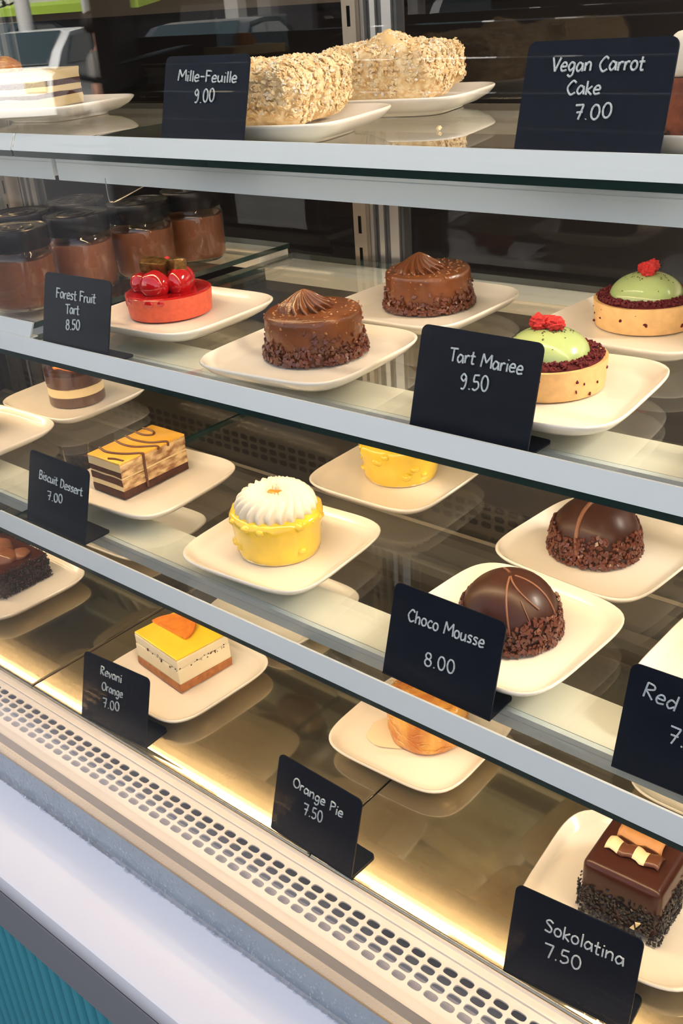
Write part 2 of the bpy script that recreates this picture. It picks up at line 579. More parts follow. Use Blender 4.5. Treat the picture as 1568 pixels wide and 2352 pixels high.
mb.add([(xa, YG0, GZ), (xb, YG0, GZ), (xb, .3965, GZ), (xa, .3965, GZ)], [(0, 1, 2, 3)])
gr = mb.build('air_grille', M_GRILLE, case, smooth=False)
mb = MB()
mb.prism([(.4525, GZ - .004), (.4525, GZ + .0016), (.4565, GZ + .0022), (.4600, GZ + .0012), (.4612, GZ + .0030), (.4628, GZ + .0026), (.4628, GZ - .004)], xa, xb)
mb.prism([(.3965, GZ - .003), (.3965, GZ + .0012), (.4000, GZ + .0020), (.4035, GZ + .0012), (.4060, GZ + .0002), (.4060, GZ - .003)], xa, xb)
mb.build('grille_rim', M_GRILLE, case)
mb = MB()
mb.box(xa, xb, .397, .4275, GZ - .008, GZ - .006)
mb.build('grille_baffle', M_DUCT, case, smooth=False)
mb = MB()
mb.box(xa, xb, .397, .462, GZ - .06, GZ - .055)
mb.build('air_duct', M_DARK, case, smooth=False)

# back of the case: vent strip, uprights
mb = MB()
MB().box(XL, XR, .958, .975, Z0 - .70, Z0 - .52).build('back_panel', mat('back_panel_steel', (.045, .038, .03), .4, metal=.3), case, smooth=False)
mb = MB()
for i in range(-52, 24):
    for j in range(3):
        cx, cz = -.6 + i * .0195, Z0 - .585 - j * .0125
        v = slot_ring(cx, cz, .0072, .0042, 0, True)
        mb.add([(a, .9575, b) for a, b, c in v] + [(a, .9572, b) for a, b, c in v], [tuple(range(N, 2 * N))])
vo = mb.build('back_vent_slots', M_SLOT, case, smooth=False)
vo['kind'] = 'stuff'
MB().prism([(.958, Z0 - .632), (.952, Z0 - .630), (.950, Z0 - .634), (.958, Z0 - .640)], XL, XR).build('back_rail', mat('back_rail_steel', (.16, .13, .09), .4, metal=.6), case)
MB().box(XL, XR, YP, .98, ZT, ZT + .04).build('canopy', M_ALU, case, smooth=False)
for xs in (XL, XR):
    MB().box(xs - .006 if xs < 0 else xs, xs if xs < 0 else xs + .006, YP + .02, .98, ZL, ZT).build('end_panel', M_DARK, case, smooth=False)  # unseen left end drawn in to block street reflections in the back doors

# deck trays
trays = [(-1.69, -1.346), (-1.345, -.9170), (-.9160, -.4885), (-.4875, -.0600), (-.0590, .60)]
TLAB = ['brushed steel deck tray at the far left end of the case floor', 'brushed steel deck tray under the dark chocolate slice',
        'brushed steel deck tray under the yellow-topped square cake', 'brushed steel deck tray behind the Sokolatina card', 'brushed steel deck tray at the right end of the case floor']
for (a, b), lb in zip(trays, TLAB):
    z = Z0 + ZG[4]
    pr = [(.4632, z - .010), (.4634, z - .004), (.4645, z - .0012), (.468, z), (.950, z), (.950, z - .010)]
    mb = MB()
    mb.prism(pr, a + .0002, b - .0002)
    o = mb.build('deck_tray', M_DECK, None, sharp=60)
    tag(o, lb, 'tray', 'deck trays on the case floor')
    e = MB()
    e.tube([(b - .0014, .466, z + .0004), (b - .0014, .948, z + .0004)], .0016, 8)
    e.build('tray_edge', M_DECK, o)

# ------------------------------------------------------------------ glass shelves with price rail and lamp profile
def make_shelf(k, xa, xb, lip, yoff, zoff, label):
    root = thing('glass_shelf', label, 'shelf', Matrix.Translation((-.7, 0, Z0 + ZG[k] + zoff)) @ Matrix.Rotation(-math.atan(TL[k]), 4, 'Y') @ Matrix.Translation((.7, 0, 0)), 'glass shelves of the case')
    yf = YF[k] + yoff
    mb = MB()
    mb.box(xa, xb, yf, YB, -.006, 0)
    o = mb.build('glass_pane', [G_SHELF, M_EDGE], root, smooth=False)
    for p in o.data.polygons:
        if abs(p.normal.z) < .5:
            p.material_index = 1
    la, lb = lip
    t = .0014
    MB().prism([(yf - .0008, -.0002), (yf + .0066, .0142), (yf + .0084, .0142), (yf + .0018, .0012), (yf + .0095, .0010), (yf + .0095, .0002)], la, lb).build('price_rail', M_LIP, root, sharp=20)
    y0, zl, fd = (yf + .044, -.0315, .0125) if k == 1 else (yf + .0555, -.0180, .0050)
    zm = -.0065 + (zl + .0065) * .43
    mb = MB()
    mb.box(xa + .002, xb - .002, y0, y0 + fd, zm, -.0065)
    mb.box(xa + .002, xb - .002, y0 + .0008, y0 + fd, zm - .0008, zm)
    mb.box(xa + .002, xb - .002, y0, y0 + fd, zl, zm - .0008)
    mb.box(xa + .002, xb - .002, y0, y0 + .0012, zl - .0035, zl)
    mb.build('profile_front', M_LIP, root, smooth=False)  # bluish colour carries the sky light on the profile's front face
    mb = MB()
    mb.prism([(y0 + fd + .0008, -.0065), (y0 + .0535, -.0065), (y0 + .0535, -.0120), (y0 + .030, -.0120), (y0 + .0245, zl), (y0 + fd + .0008, zl)], xa + .002, xb - .002)
    pf = mb.build('lamp_profile', M_PROFW, root, sharp=20)
    MB().box(xa + .01, xb - .01, y0 + .0014, y0 + .012, zl - .0012, zl - .0001).build('lamp_strip', mat('led_strip_%d' % k if ('led_strip_%d' % k) not in MATS else 'led_strip_x', (.8, .75, .6), .5, emit=LED_COL, estr=4.0), pf, smooth=False)
    mb = MB()
    mb.prism([(.900, -.0065), (.9205, -.0065), (.9205, -.022), (.900, -.022)], xa + .002, xb - .002)
    mb.prism([(.9210, -.0065), (.953, -.0065), (.953, -.022), (.9210, -.022)], xa + .002, xb - .002)
    mb.build('back_profile', M_PROFW, root, sharp=20)
    L = bpy.data.lights.new('case_strip_lamp', 'AREA')
    L.shape = 'RECTANGLE'
    L.size, L.size_y = (xb - xa) - .04, .010
    L.energy = LED_W * (xb - xa)
    L.color = LED_COL
    lo = link(bpy.data.objects.new('case_strip_lamp', L), root)
    lo.location = ((xa + xb) / 2, y0 + (.0065 if k == 1 else .0008), zl - (.0015 if k == 1 else .0036))
    lo.rotation_euler = (radians(27), 0, 0)
    return root
make_shelf(1, XJ + .002, .6, (-.9135, .6), 0, 0, 'top glass shelf of the case carrying the flaky pastries')
make_shelf(1, -1.69, XJ - .002, (-1.69, -.917), .0, .0, 'left glass shelf at top level under the layered pastry slice')
sh1 = [o for o in bpy.data.objects if o.name == 'glass_shelf'][0]
pts = [(.612, -.0275), (.612, -.0470), (.616, -.0500), (.624, -.0495), (.720, -.0275)]
o = MB().prism(pts, -.8215, -.8195).build('clear_bracket', G_WRAP, sh1, smooth=False)
MB().tube(crom([(-.8205, a, b) for a, b in pts[:4]] + [(-.8205, .672, -.0387), (-.8205, .719, -.0279)], 4), .00045, 6).build('bracket_edge_glint', M_CHROME, o)  # bright tube stands in for the highlight along the clear edge
make_shelf(2, XJ + .002, .6, (-.93, .6), 0, 0, 'middle glass shelf carrying the chocolate cakes and tarts')
make_shelf(2, -1.69, XJ - .002, (-1.69, -.868), .010, .012, 'left glass shelf under the black lidded jars')
make_shelf(3, XJ + .002, .6, (-.9135, .6), 0, 0, 'lowest glass shelf carrying the yellow cakes and chocolate domes')
make_shelf(3, -1.69, XJ - .002, (-1.69, -.917), .0, .0, 'left glass shelf under the two plastic wrapped layer cakes')
# lamp under the canopy
L = bpy.data.lights.new('case_top_lamp', 'AREA')
L.shape = 'RECTANGLE'
L.size, L.size_y = 2.6, .03
L.energy = LED_W * 5.6
L.color = (1, .80, .55)
lo = link(bpy.data.objects.new('case_top_lamp', L))
lo.location = (-.8, .50, ZT - .02)
lo.rotation_euler = (radians(16), 0, 0)

# ------------------------------------------------------------------ uprights and sliding back doors
def upright(x0, label):
    root = thing('shelf_upright', label, 'upright', at(0, 0, 0), 'slotted uprights at the back of the case')
    ya = .9635
    w = .0185
    mb = MB()
    z = Z0 - .50
    while z < ZT - .045:
        xs0, xs1, za, zb = x0 + .0062, x0 + .0112, z + .008, z + .029
        P = lambda a, b: (a, ya, b)
        mb.add([P(x0, z), P(x0 + w, z), P(x0 + w, za), P(x0, za), P(xs0, za), P(xs1, za), P(xs1, zb), P(xs0, zb), P(x0, zb), P(x0 + w, zb), P(x0 + w, z + .038), P(x0, z + .038)],
               [(0, 1, 2, 5, 4, 3), (3, 4, 7, 8), (5, 2, 9, 6), (8, 7, 6, 9, 10, 11)])
        z += .038
    mb.box(x0 - .001, x0, ya, .985, Z0 - .50, z)
    mb.box(x0 + w, x0 + w + .0025, ya - .003, .985, Z0 - .50, z)
    mb.build('slotted_strip', M_STEEL, root, smooth=False)
    MB().box(x0 + .001, x0 + w - .001, ya + .004, ya + .006, Z0 - .50, z).build('slot_backing', M_SLOT, root, smooth=False)
    return root
UP = [(-.8130, 'slotted steel upright behind the flaky pastries'), (-1.578, 'slotted steel upright behind the jars at the left')]
for x0, lb in UP:
    upright(x0, lb)
def door(xa, xb, y, label):
    root = thing('sliding_door', label, 'sliding door', at(0, 0, 0), 'dark sliding glass doors at the back of the case')
    z0, z1 = Z0 - .515, ZT - .005
    MB().box(xa + .050, xb - .03, y + .006, y + .010, z0 + .02, z1).build('door_glass', G_DOOR, root, smooth=False)
    mb = MB()
    for a, b, d, mi in ((0, .005, .0, 0), (.006, .012, .006, 1), (.013, .020, .001, 0), (.021, .029, .005, 1), (.030, .043, .0, 0), (.044, .050, .004, 1)):
        mb.box(xa + a, xa + b, y + d, y + .014, z0, z1, mi)
    mb.build('frame_stile', [M_CHROME, M_STILED], root, smooth=False)
    MB().box(xa + .05, xa + .058, y + .001, y + .005, z0, z1).build('brush_seal', M_DARK, root, smooth=False)
    MB().box(xb - .03, xb, y, y + .014, z0, z1).build('frame_stile', M_CHROME, root, smooth=False)
    MB().box(xa, xb, y, y + .014, z0, z0 + .02).build('bottom_rail', M_CHROME, root, smooth=False)
    return root
door(-.7915, .60, .968, 'dark sliding glass door behind the mille-feuille and chocolate cakes')
door(-1.556, -.78, .986, 'dark sliding glass door behind the Forest Fruit Tart card')
door(-1.69, -1.582, .968, 'dark sliding glass door at the far left behind the jars')

# ------------------------------------------------------------------ plates
def sup(a, n, t):
    c, s = cos(t), sin(t)
    d = (abs(c) ** n + abs(s) ** n) ** (1 / n)
    return a * c / d, a * s / d
PLA = .0775
_pl = {}
def plate_mesh(a=PLA):
    if a in _pl:
        return _pl[a]
    rows = []
    for s_, z in ((.55, .0018), (.60, .0), (.625, .0), (.64, .0022), (.80, .0048), (.93, .0104), (.985, .0150), (1.0, .0168), (1.0, .0180), (.988, .0187), (.965, .0176), (.91, .0126), (.86, .0098), (.78, .0086), (.45, .0082), (.15, .0080)):
        rows.append([(*sup(a * s_, 4.81, 2 * pi * k / 96), z) for k in range(96)])
    mb = MB().rings(rows)
    o = mb.build('dessert_plate', M_PORC, None, sharp=60)
    _pl[a] = o
    return o
proto = plate_mesh()
PLIFT = .0006
_used = [False]
GP = 'white square dessert plates'
def plate(k, x, y, rz, label, h=.0):
    if not _used[0]:
        o = proto
        _used[0] = True
    else:
        o = proto.copy()
        COL.objects.link(o)
    o.matrix_world = frame(k, x, y, h + PLIFT, rz)
    return tag(o, label, 'plate', GP)
PB = .0100                                                # where a cake stands in its plate
plate(1, -.660, .702, .24, 'white square plate under the flaky pastry beside the Mille-Feuille card')
plate(1, -.668, .888, .25, 'white square plate under the rear flaky pastry by the upright')
plate(1, -1.150, .805, .15, 'white square plate under the layered slice at top left')
plate(1, -.285, .700, .0, 'white square plate behind the Vegan Carrot Cake card')
plate(2, -.5783, .6159, .066, 'white square plate under the front chocolate cake')
plate(2, -.5789, .7827, .0, 'white square plate under the rear chocolate cake')
plate(2, -.7914, .6568, .047, 'white square plate under the red fruit tart')
plate(2, -.3578, .6343, .095, 'white square plate under the tart behind the Tart Mariee card')
plate(2, -.3635, .8105, -.054, 'white square plate under the green-domed tart at the right edge')
plate(2, -.1370, .605, .0, 'white square plate cut by the right edge beside the Tart Mariee card')
plate(3, -.8331, .6143, .090, 'white square plate under the layered biscuit slice')
plate(3, -.6118, .5921, .078, 'white square plate under the yellow cake with whipped cream')
plate(3, -.6141, .7751, .021, 'white square plate under the rear yellow cake')
plate(3, -.3635, .7503, -.086, 'white square plate under the rear chocolate dome')
plate(3, -.3655, .5944, -.061, 'white square plate under the front chocolate dome')
plate(3, -.1780, .6400, -.02, 'white square plate behind the Red price card')
plate(3, -1.1271, .7337, .055, 'white square plate under the rear plastic wrapped layer cake')
plate(3, -1.1225, .5807, .035, 'white square plate under the front plastic wrapped layer cake')
plate(4, -.7753, .5765, -.049, 'white square plate under the yellow-topped square cake')
plate(4, -.4969, .6486, .029, 'white square plate under the orange pie')
plate(4, -.2366, .5804, .101, 'white square plate under the chocolate square behind the Sokolatina card')
plate(4, -1.1181, .5784, -.03, 'white square plate under the dark chocolate slice at lower left')
plate(4, -.7760, .7210+.02, .0, 'white square plate on the deck beneath the yellow cake shelf')
plate(4, -.2250, .7650, .0, 'white square plate on the deck behind the chocolate square')
plate(4, -1.0900, .775, .05, 'white square plate on the deck beneath the Biscuit Dessert card')

# ------------------------------------------------------------------ price cards with hand lettering
GL = {
'M': (.88, [[(.05, 0), (.12, 1)], [(.12, 1), (.42, .35)], [(.42, .35), (.74, 1)], [(.74, 1), (.82, 0)]]),
'i': (.24, [[(.1, .6), (.12, 0)], [(.12, .84), (.13, .9)]]),
'l': (.24, [[(.1, 1), (.12, 0)]]),
'e': (.54, [[(.06, .33), (.42, .36), (.36, .6), (.18, .6), (.05, .32), (.16, .03), (.45, .1)]]),
'-': (.52, [[(.08, .42), (.42, .42)]]),
'F': (.60, [[(.08, 1), (.1, 0)], [(.05, 1), (.5, .98)], [(.08, .55), (.42, .55)]]),
'u': (.58, [[(.06, .6), (.08, .15), (.22, .02), (.4, .2), (.42, .6)], [(.42, .6), (.46, 0)]]),
'V': (.66, [[(.04, 1), (.3, 0)], [(.3, 0), (.6, 1)]]),
'g': (.56, [[(.42, .55), (.2, .62), (.05, .3), (.2, .05), (.42, .3), (.43, .58)], [(.43, .58), (.42, -.15), (.25, -.38), (.06, -.25)]]),
'a': (.58, [[(.42, .52), (.2, .62), (.05, .28), (.2, .02), (.42, .25), (.44, .6)], [(.44, .6), (.5, 0)]]),
'n': (.58, [[(.06, .6), (.08, 0)], [(.08, .35), (.25, .6), (.42, .5), (.45, 0)]]),
'C': (.68, [[(.58, .85), (.35, 1), (.06, .5), (.3, 0), (.6, .15)]]),
'r': (.42, [[(.06, .6), (.08, 0)], [(.08, .35), (.2, .58), (.36, .56)]]),
'o': (.54, [[(.25, .62), (.06, .3), (.25, .02), (.45, .3), (.25, .62)]]),
't': (.42, [[(.18, .95), (.18, .1), (.36, .05)], [(.02, .6), (.36, .62)]]),
'k': (.50, [[(.06, 1), (.08, 0)], [(.4, .62), (.1, .32)], [(.1, .32), (.42, 0)]]),
's': (.47, [[(.38, .55), (.2, .62), (.08, .46), (.32, .26), (.28, .05), (.05, .06)]]),
'T': (.64, [[(.03, .97), (.62, 1)], [(.32, .98), (.33, 0)]]),
'B': (.64, [[(.08, 0), (.08, 1)], [(.08, 1), (.4, .95), (.4, .6), (.1, .52)], [(.1, .52), (.5, .45), (.45, .05), (.08, 0)]]),
'c': (.49, [[(.42, .52), (.25, .62), (.06, .3), (.22, .02), (.44, .1)]]),
'D': (.68, [[(.08, 0), (.08, 1)], [(.08, 1), (.45, .85), (.55, .45), (.4, .08), (.08, 0)]]),
'h': (.55, [[(.06, 1), (.08, 0)], [(.08, .3), (.25, .58), (.4, .45), (.42, 0)]]),
'R': (.64, [[(.08, 0), (.08, 1)], [(.08, 1), (.4, .95), (.45, .7), (.1, .5)], [(.1, .5), (.52, 0)]]),
'd': (.58, [[(.42, .5), (.2, .6), (.05, .28), (.2, .02), (.42, .25)], [(.45, 1), (.46, 0)]]),
'v': (.48, [[(.04, .6), (.2, 0)], [(.2, 0), (.42, .6)]]),
'O': (.74, [[(.36, 1), (.06, .5), (.36, 0), (.66, .5), (.36, 1)]]),
'P': (.60, [[(.1, 0), (.08, 1)], [(.08, 1), (.42, .95), (.46, .65), (.1, .45)]]),
'S': (.60, [[(.5, .85), (.28, 1), (.1, .78), (.45, .4), (.4, .06), (.08, .1)]]),
' ': (.42, []), '.': (.30, [[(.12, .0), (.14, .05)]]),
'0': (.62, [[(.3, 1), (.07, .5), (.3, 0), (.53, .5), (.3, 1)]]),
'5': (.56, [[(.46, 1), (.14, .98)], [(.14, .98), (.11, .58), (.38, .55), (.45, .22), (.22, 0), (.05, .1)]]),
'7': (.56, [[(.05, 1), (.48, 1)], [(.48, 1), (.26, 0)], [(.14, .5), (.46, .52)]]),
'1': (.56, [[(.05, 1), (.50, 1)], [(.50, 1), (.30, 0)]]),
'8': (.58, [[(.28, .55), (.10, .78), (.28, 1), (.46, .78), (.28, .55), (.07, .26), (.28, 0), (.50, .26), (.28, .55)]]),
'9': (.56, [[(.44, .78), (.26, 1), (.08, .75), (.26, .52), (.44, .78)], [(.44, .78), (.42, .3), (.28, 0), (.12, .03)]]),
}
def ell(cx, cy, rx, ry, n=14):
    return [(cx + rx * sin(2 * pi * i / n + .15), cy + ry * cos(2 * pi * i / n + .15)) for i in range(n + 1)]
GL['0'] = (.62, [ell(.30, .50, .22, .50)])
GL['O'] = (.74, [ell(.36, .50, .30, .50)])
GL['o'] = (.54, [ell(.25, .31, .20, .31)])
GL['8'] = (.58, [ell(.28, .77, .17, .23), ell(.28, .27, .21, .27)])
CW, CH, CT = .1000, .0770, radians(16.2)
def text_strokes(mb, s, a, b, cap):
    tot = sum(GL[c][0] for c in s)
    ux, uy = b[0] - a[0], b[1] - a[1]
    Lw = hypot(ux, uy)
    sc = Lw / tot
    ux, uy = ux / Lw, uy / Lw
    x = 0
    rnd = random.Random(s)
    for c in s:
        adv, st = GL[c]
        dy = rnd.uniform(-.04, .04) * cap
        for q in st:
            pts = crom(q, 6) if len(q) > 2 else [q[0], tuple((p + r) / 2 for p, r in zip(*q)), q[1]]
            P = []
            for (gx, gy) in pts:
                lx, ly = (x + gx) * sc + gy * cap * .05, gy * cap + dy
                P.append((a[0] + ux * lx - uy * ly, a[1] + uy * lx + ux * ly, 0))
            mb.tube([(p[0], -.0008, p[1]) for p in P], .00068, 6)
        x += adv
GC = 'black price cards'
def card(k, x, y, rz, lines, label):
    root = place('price_card', label, 'price card', k, x, y, rz, .0005, group=GC)
    def rr(w, h, r, bot=False):
        out = []
        cs = [(w - r, h - r, 0), (r, h - r, 90)]
        cs += [(0, 0, None), (w, 0, None)] if not bot else [(r, r, 180), (w - r, r, 270)]
        for cx, cy, a0 in cs:
            if a0 is None:
                out.append((cx, cy))
            else:
                for i in range(6):
                    t = radians(a0 + 18 * i)
                    out.append((cx + r * cos(t), cy + r * sin(t)))
        return out
    R = Matrix.Rotation(-CT, 3, 'X')
    poly = rr(CW, CH, .0055)
    n = len(poly)
    v = [R @ Vector((a, d, b)) for d in (0, .0014) for a, b in poly]
    f = [(i, (i + 1) % n, n + (i + 1) % n, n + i) for i in range(n)] + [tuple(range(n)), tuple(range(2 * n - 1, n - 1, -1))]
    mesh('panel', v, f, M_CARD, root, smooth=False)
    poly = rr(CW, .034, .005)
    MB().plate([(a, b) for a, b in poly], 0, .0013).build('foot', M_CARD, root, smooth=False)
    mb = MB()
    for s, a, b, cap in lines:
        text_strokes(mb, s, a, b, cap)
    mb.v = [tuple(R @ Vector(p)) for p in mb.v]
    mb.build('lettering', M_CHALK, root)
    return root
card(1, -.7185, .5980, .0, [('Mille-Feuille', (.0175, .0575), (.0888, .0552), .0085), ('9.00', (.0394, .0400), (.0645, .0412), .0100)], 'black price card lettered Mille-Feuille 9.00')
card(1, -.3678, .5980, .0, [('Vegan Carrot', (.0190, .0585), (.0815, .0585), .0082), ('Cake', (.0320, .0450), (.0560, .0450), .0080), ('7.00', (.0400, .0300), (.0660, .0315), .0085)], 'black price card lettered Vegan Carrot Cake 7.00')
card(2, -.8540, .5290, .014, [('Forest Fruit', (.0198, .0545), (.0800, .0545), .0090), ('Tart', (.0353, .0410), (.0565, .0420), .0088), ('8.50', (.0368, .0262), (.0590, .0282), .0092)], 'black price card lettered Forest Fruit Tart 8.50')
card(2, -.4185, .5440, -.03, [('Tart Mariee', (.0270, .0550), (.0880, .0545), .0090), ('9.50', (.0392, .0372), (.0635, .0395), .0104)], 'black price card lettered Tart Mariee 9.50')
card(3, -.8952, .4949, .0, [('Biscuit Dessert', (.019, .0505), (.0925, .0490), .0088), ('7.00', (.0350, .0312), (.0615, .0335), .0090)], 'black price card lettered Biscuit Dessert 7.00')
card(3, -.4205, .5008, -.012, [('Choco Mousse', (.0161, .0510), (.0860, .0525), .0096), ('8.00', (.0370, .0215), (.0655, .0245), .0105)], 'black price card lettered Choco Mousse 8.00')
card(3, -.2285, .5080, .03, [('Red', (.0110, .0570), (.0350, .0545), .0104), ('7.', (.0320, .0330), (.0455, .0325), .0115)], 'black price card lettered Red and 7 at the right edge')
card(4, -.8243, .4660, .07, [('Revani', (.0273, .0590), (.0605, .0590), .0094), ('Orange', (.0306, .0425), (.0635, .0430), .0090), ('7.00', (.0339, .0230), (.0600, .0262), .0100)], 'black price card lettered Revani Orange 7.00')
card(4, -.5398, .4690, -.035, [('Orange Pie', (.0208, .0540), (.0825, .0515), .0090), ('7.50', (.0370, .0338), (.0610, .0352), .0108)], 'black price card lettered Orange Pie 7.50')
card(4, -.2863, .4665, .089, [('Sokolatina', (.0266, .0500), (.0895, .0512), .0104), ('1.50', (.0294, .0293), (.0600, .0320), .0110)], 'black price card lettered Sokolatina 7.50')

# ------------------------------------------------------------------ cakes
def rosette(r, h, n, twist, name, m, parent, loc=(0, 0, 0), amp=.17, pw=.75):
    rows = []
    for i in range(15):
        t = i / 14
        R = r * max(.02, (1 - t) ** pw) * (1 + .10 * sin(pi * min(1, t * 2)))
        rows.append([(loc[0] + R * (1 + amp * cos(n * (2 * pi * k / (n * 8) + twist * t))) * cos(2 * pi * k / (n * 8)),
                      loc[1] + R * (1 + amp * cos(n * (2 * pi * k / (n * 8) + twist * t))) * sin(2 * pi * k / (n * 8)), loc[2] + h * t ** .9) for k in range(n * 8)])
    return MB().rings(rows).build(name, m, parent, sharp=75)

def lumpy(prof, n=72, amp=.02, fr=6, seed=0, zamp=0.):
    rows = []
    for r, z in prof:
        row = []
        for k in range(n):
            t = 2 * pi * k / n
            q = noise.noise(Vector((cos(t) * fr * .3, sin(t) * fr * .3, z * 90 + seed * 5)))
            row.append((r * (1 + amp * q) * cos(t), r * (1 + amp * q) * sin(t), z + zamp * q))
        rows.append(row)
    return MB().rings(rows)

def choc_cake(x, y, r, h, rz, label, seed):
    root = place('chocolate_cake', label, 'cake', 2, x, y, rz, PB, 'glazed chocolate cakes')
    rnd = random.Random(seed)
    prof = [(.3 * r, 0), (.97 * r, 0), (.99 * r, .004), (r, .012), (r * 1.005, .45 * h), (r, .5 * h), (r, h - .005), (r * .985, h - .0018), (r * .95, h - .0002), (r * .6, h), (.2 * r, h)]
    lumpy(prof, amp=.022, seed=seed).build('glazed_body', M_CHOCG, root, sharp=80)
    rosette(.0222, .0175, 16, .60, 'piped_rosette', M_ROSE, root, (-.008, .004, h - .001))
    mb = MB()
    pts = []
    for i in range(760):
        t = rnd.uniform(0, 2 * pi)
        top = .55 * h + .010 * noise.noise(Vector((cos(t) * 1.6, sin(t) * 1.6, seed)))
        z = abs(rnd.gauss(0, .5)) * top * .75
        if z > h * .8:
            continue
        rr = r * 1.0 + .0012 + (.0020 if z < .006 else 0)
        pts.append(((rr * cos(t), rr * sin(t), .0012 + z), (cos(t), sin(t), .1)))
    flakes(mb, pts, .0014, .0036, .4, rnd, tilt=.42)
    floor_at(mb)
    o = mb.build('chocolate_flakes', M_FLAKE, root, smooth=False)
    o['kind'] = 'stuff'
    mb = MB()
    pts = []
    for i in range(130):
        t = rnd.uniform(0, 2 * pi)
        if rnd.random() < .6:
            q = sqrt(rnd.random()) * r * .95
            pts.append(((q * cos(t), q * sin(t), h), (0, 0, 1)))
        else:
            pts.append(((r * cos(t), r * sin(t), rnd.uniform(.5, .98) * h), (cos(t), sin(t), 0)))
    flakes(mb, pts, .0006, .0019, .5, rnd, poly=5)
    o = mb.build('nut_crumbs', M_NUT, root, smooth=False)
    o['kind'] = 'stuff'
choc_cake(-.5845, .6309, .0425, .0385, .4, 'round milk chocolate cake with piped rosette, nearer of the two', 3)
choc_cake(-.5836, .7990, .0418, .0360, 1.6, 'round milk chocolate cake with piped rosette, rear one before the upright', 5)

def tart_shell(root, r, h, m, wall=.0035):
    MB().revolve([(.3 * r, 0), (r * .95, 0), (r * .955, .001), (r, h - .001), (r * .995, h), (r - wall, h), (r - wall - .0005, h - .003), (.3 * r, h - .0035)], 72).build('tart_shell', m, root, sharp=30)

# red fruit tart
root = place('fruit_tart', 'glossy red fruit tart with glazed berries and gilded chocolate shards', 'tart', 2, -.8150, .6640, .2, PB + .0006)
r, h = .0445, .0222
tart_shell(root, r, h, M_RTART, .0045)
lumpy([(.3 * r, h - .004), (r * .98, h - .0010), (r * .995, h + .0003), (r * .95, h + .0016), (r * .86, h + .0008), (.3 * r, h + .0010)], amp=.012, seed=2).build('red_glaze', M_RGLAZE, root, sharp=80)
mb = MB()
for i, (a, ln, w) in enumerate([(-2.6, .010, .008), (-1.4, .005, .010), (-1.1, .004, .006), (-2.0, .004, .006)]):
    v, f = blob(.006, (w / .006 * .6, .16, ln / .006 * .75), 12, 8, .1, seed=i)
    R = Matrix.Rotation(a + pi / 2, 3, 'Z')
    mb.add([R @ Vector(p) + Vector((r * .992 * cos(a), r * .992 * sin(a), h - .001 - ln * .5)) for p in v], f)
mb.build('glaze_drips', M_RGLAZE, root, sharp=80)
for i, (bx, by, br, sq) in enumerate([(-.024, -.010, .0125, (1, .95, .95)), (-.001, -.019, .0155, (1.08, .85, .95)), (.017, -.001, .0145, (.85, 1.05, 1.05)), (-.018, .012, .0125, (1, 1, 1.15)), (.006, .018, .0135, (1, 1, 1)), (-.026, -.004, .008, (1.1, 1, .8))]):
    v, f = blob(br, sq, 20, 14, .10, 1.6, i + 3, (bx, by, h + br * .62))
    MB().add(v, f).build('glazed_berry', M_BERRY, root, sharp=180)
for i, (bx, by, bz, sx, sy, sz_, rx, rz) in enumerate([(-.008, -.005, .0330, .027, .015, .012, .22, .3), (.012, .004, .0330, .021, .014, .012, -.1, -.45)]):
    o = bevel_box('gilded_chocolate', -sx / 2, sx / 2, -sy / 2, sy / 2, -sz_ / 2, sz_ / 2, .0008, M_GOLDCH, root, 2, .0016, 120, 2)
    o.location = (bx, by, h + bz - .007)
    o.rotation_euler = (rx, .12 - .2 * i, rz)
for i, (bx, by, bz, br) in enumerate([(.002, .004, .0365, .0035), (-.018, .002, .0265, .0045), (-.016, .006, .0225, .004)]):
    v, f = blob(br, (1.2, .8, .8), 12, 8, .5, 4, i + 20, (bx, by, h + bz - .006))
    MB().add(v, f).build('dried_raspberry', M_RCRUMB, root)

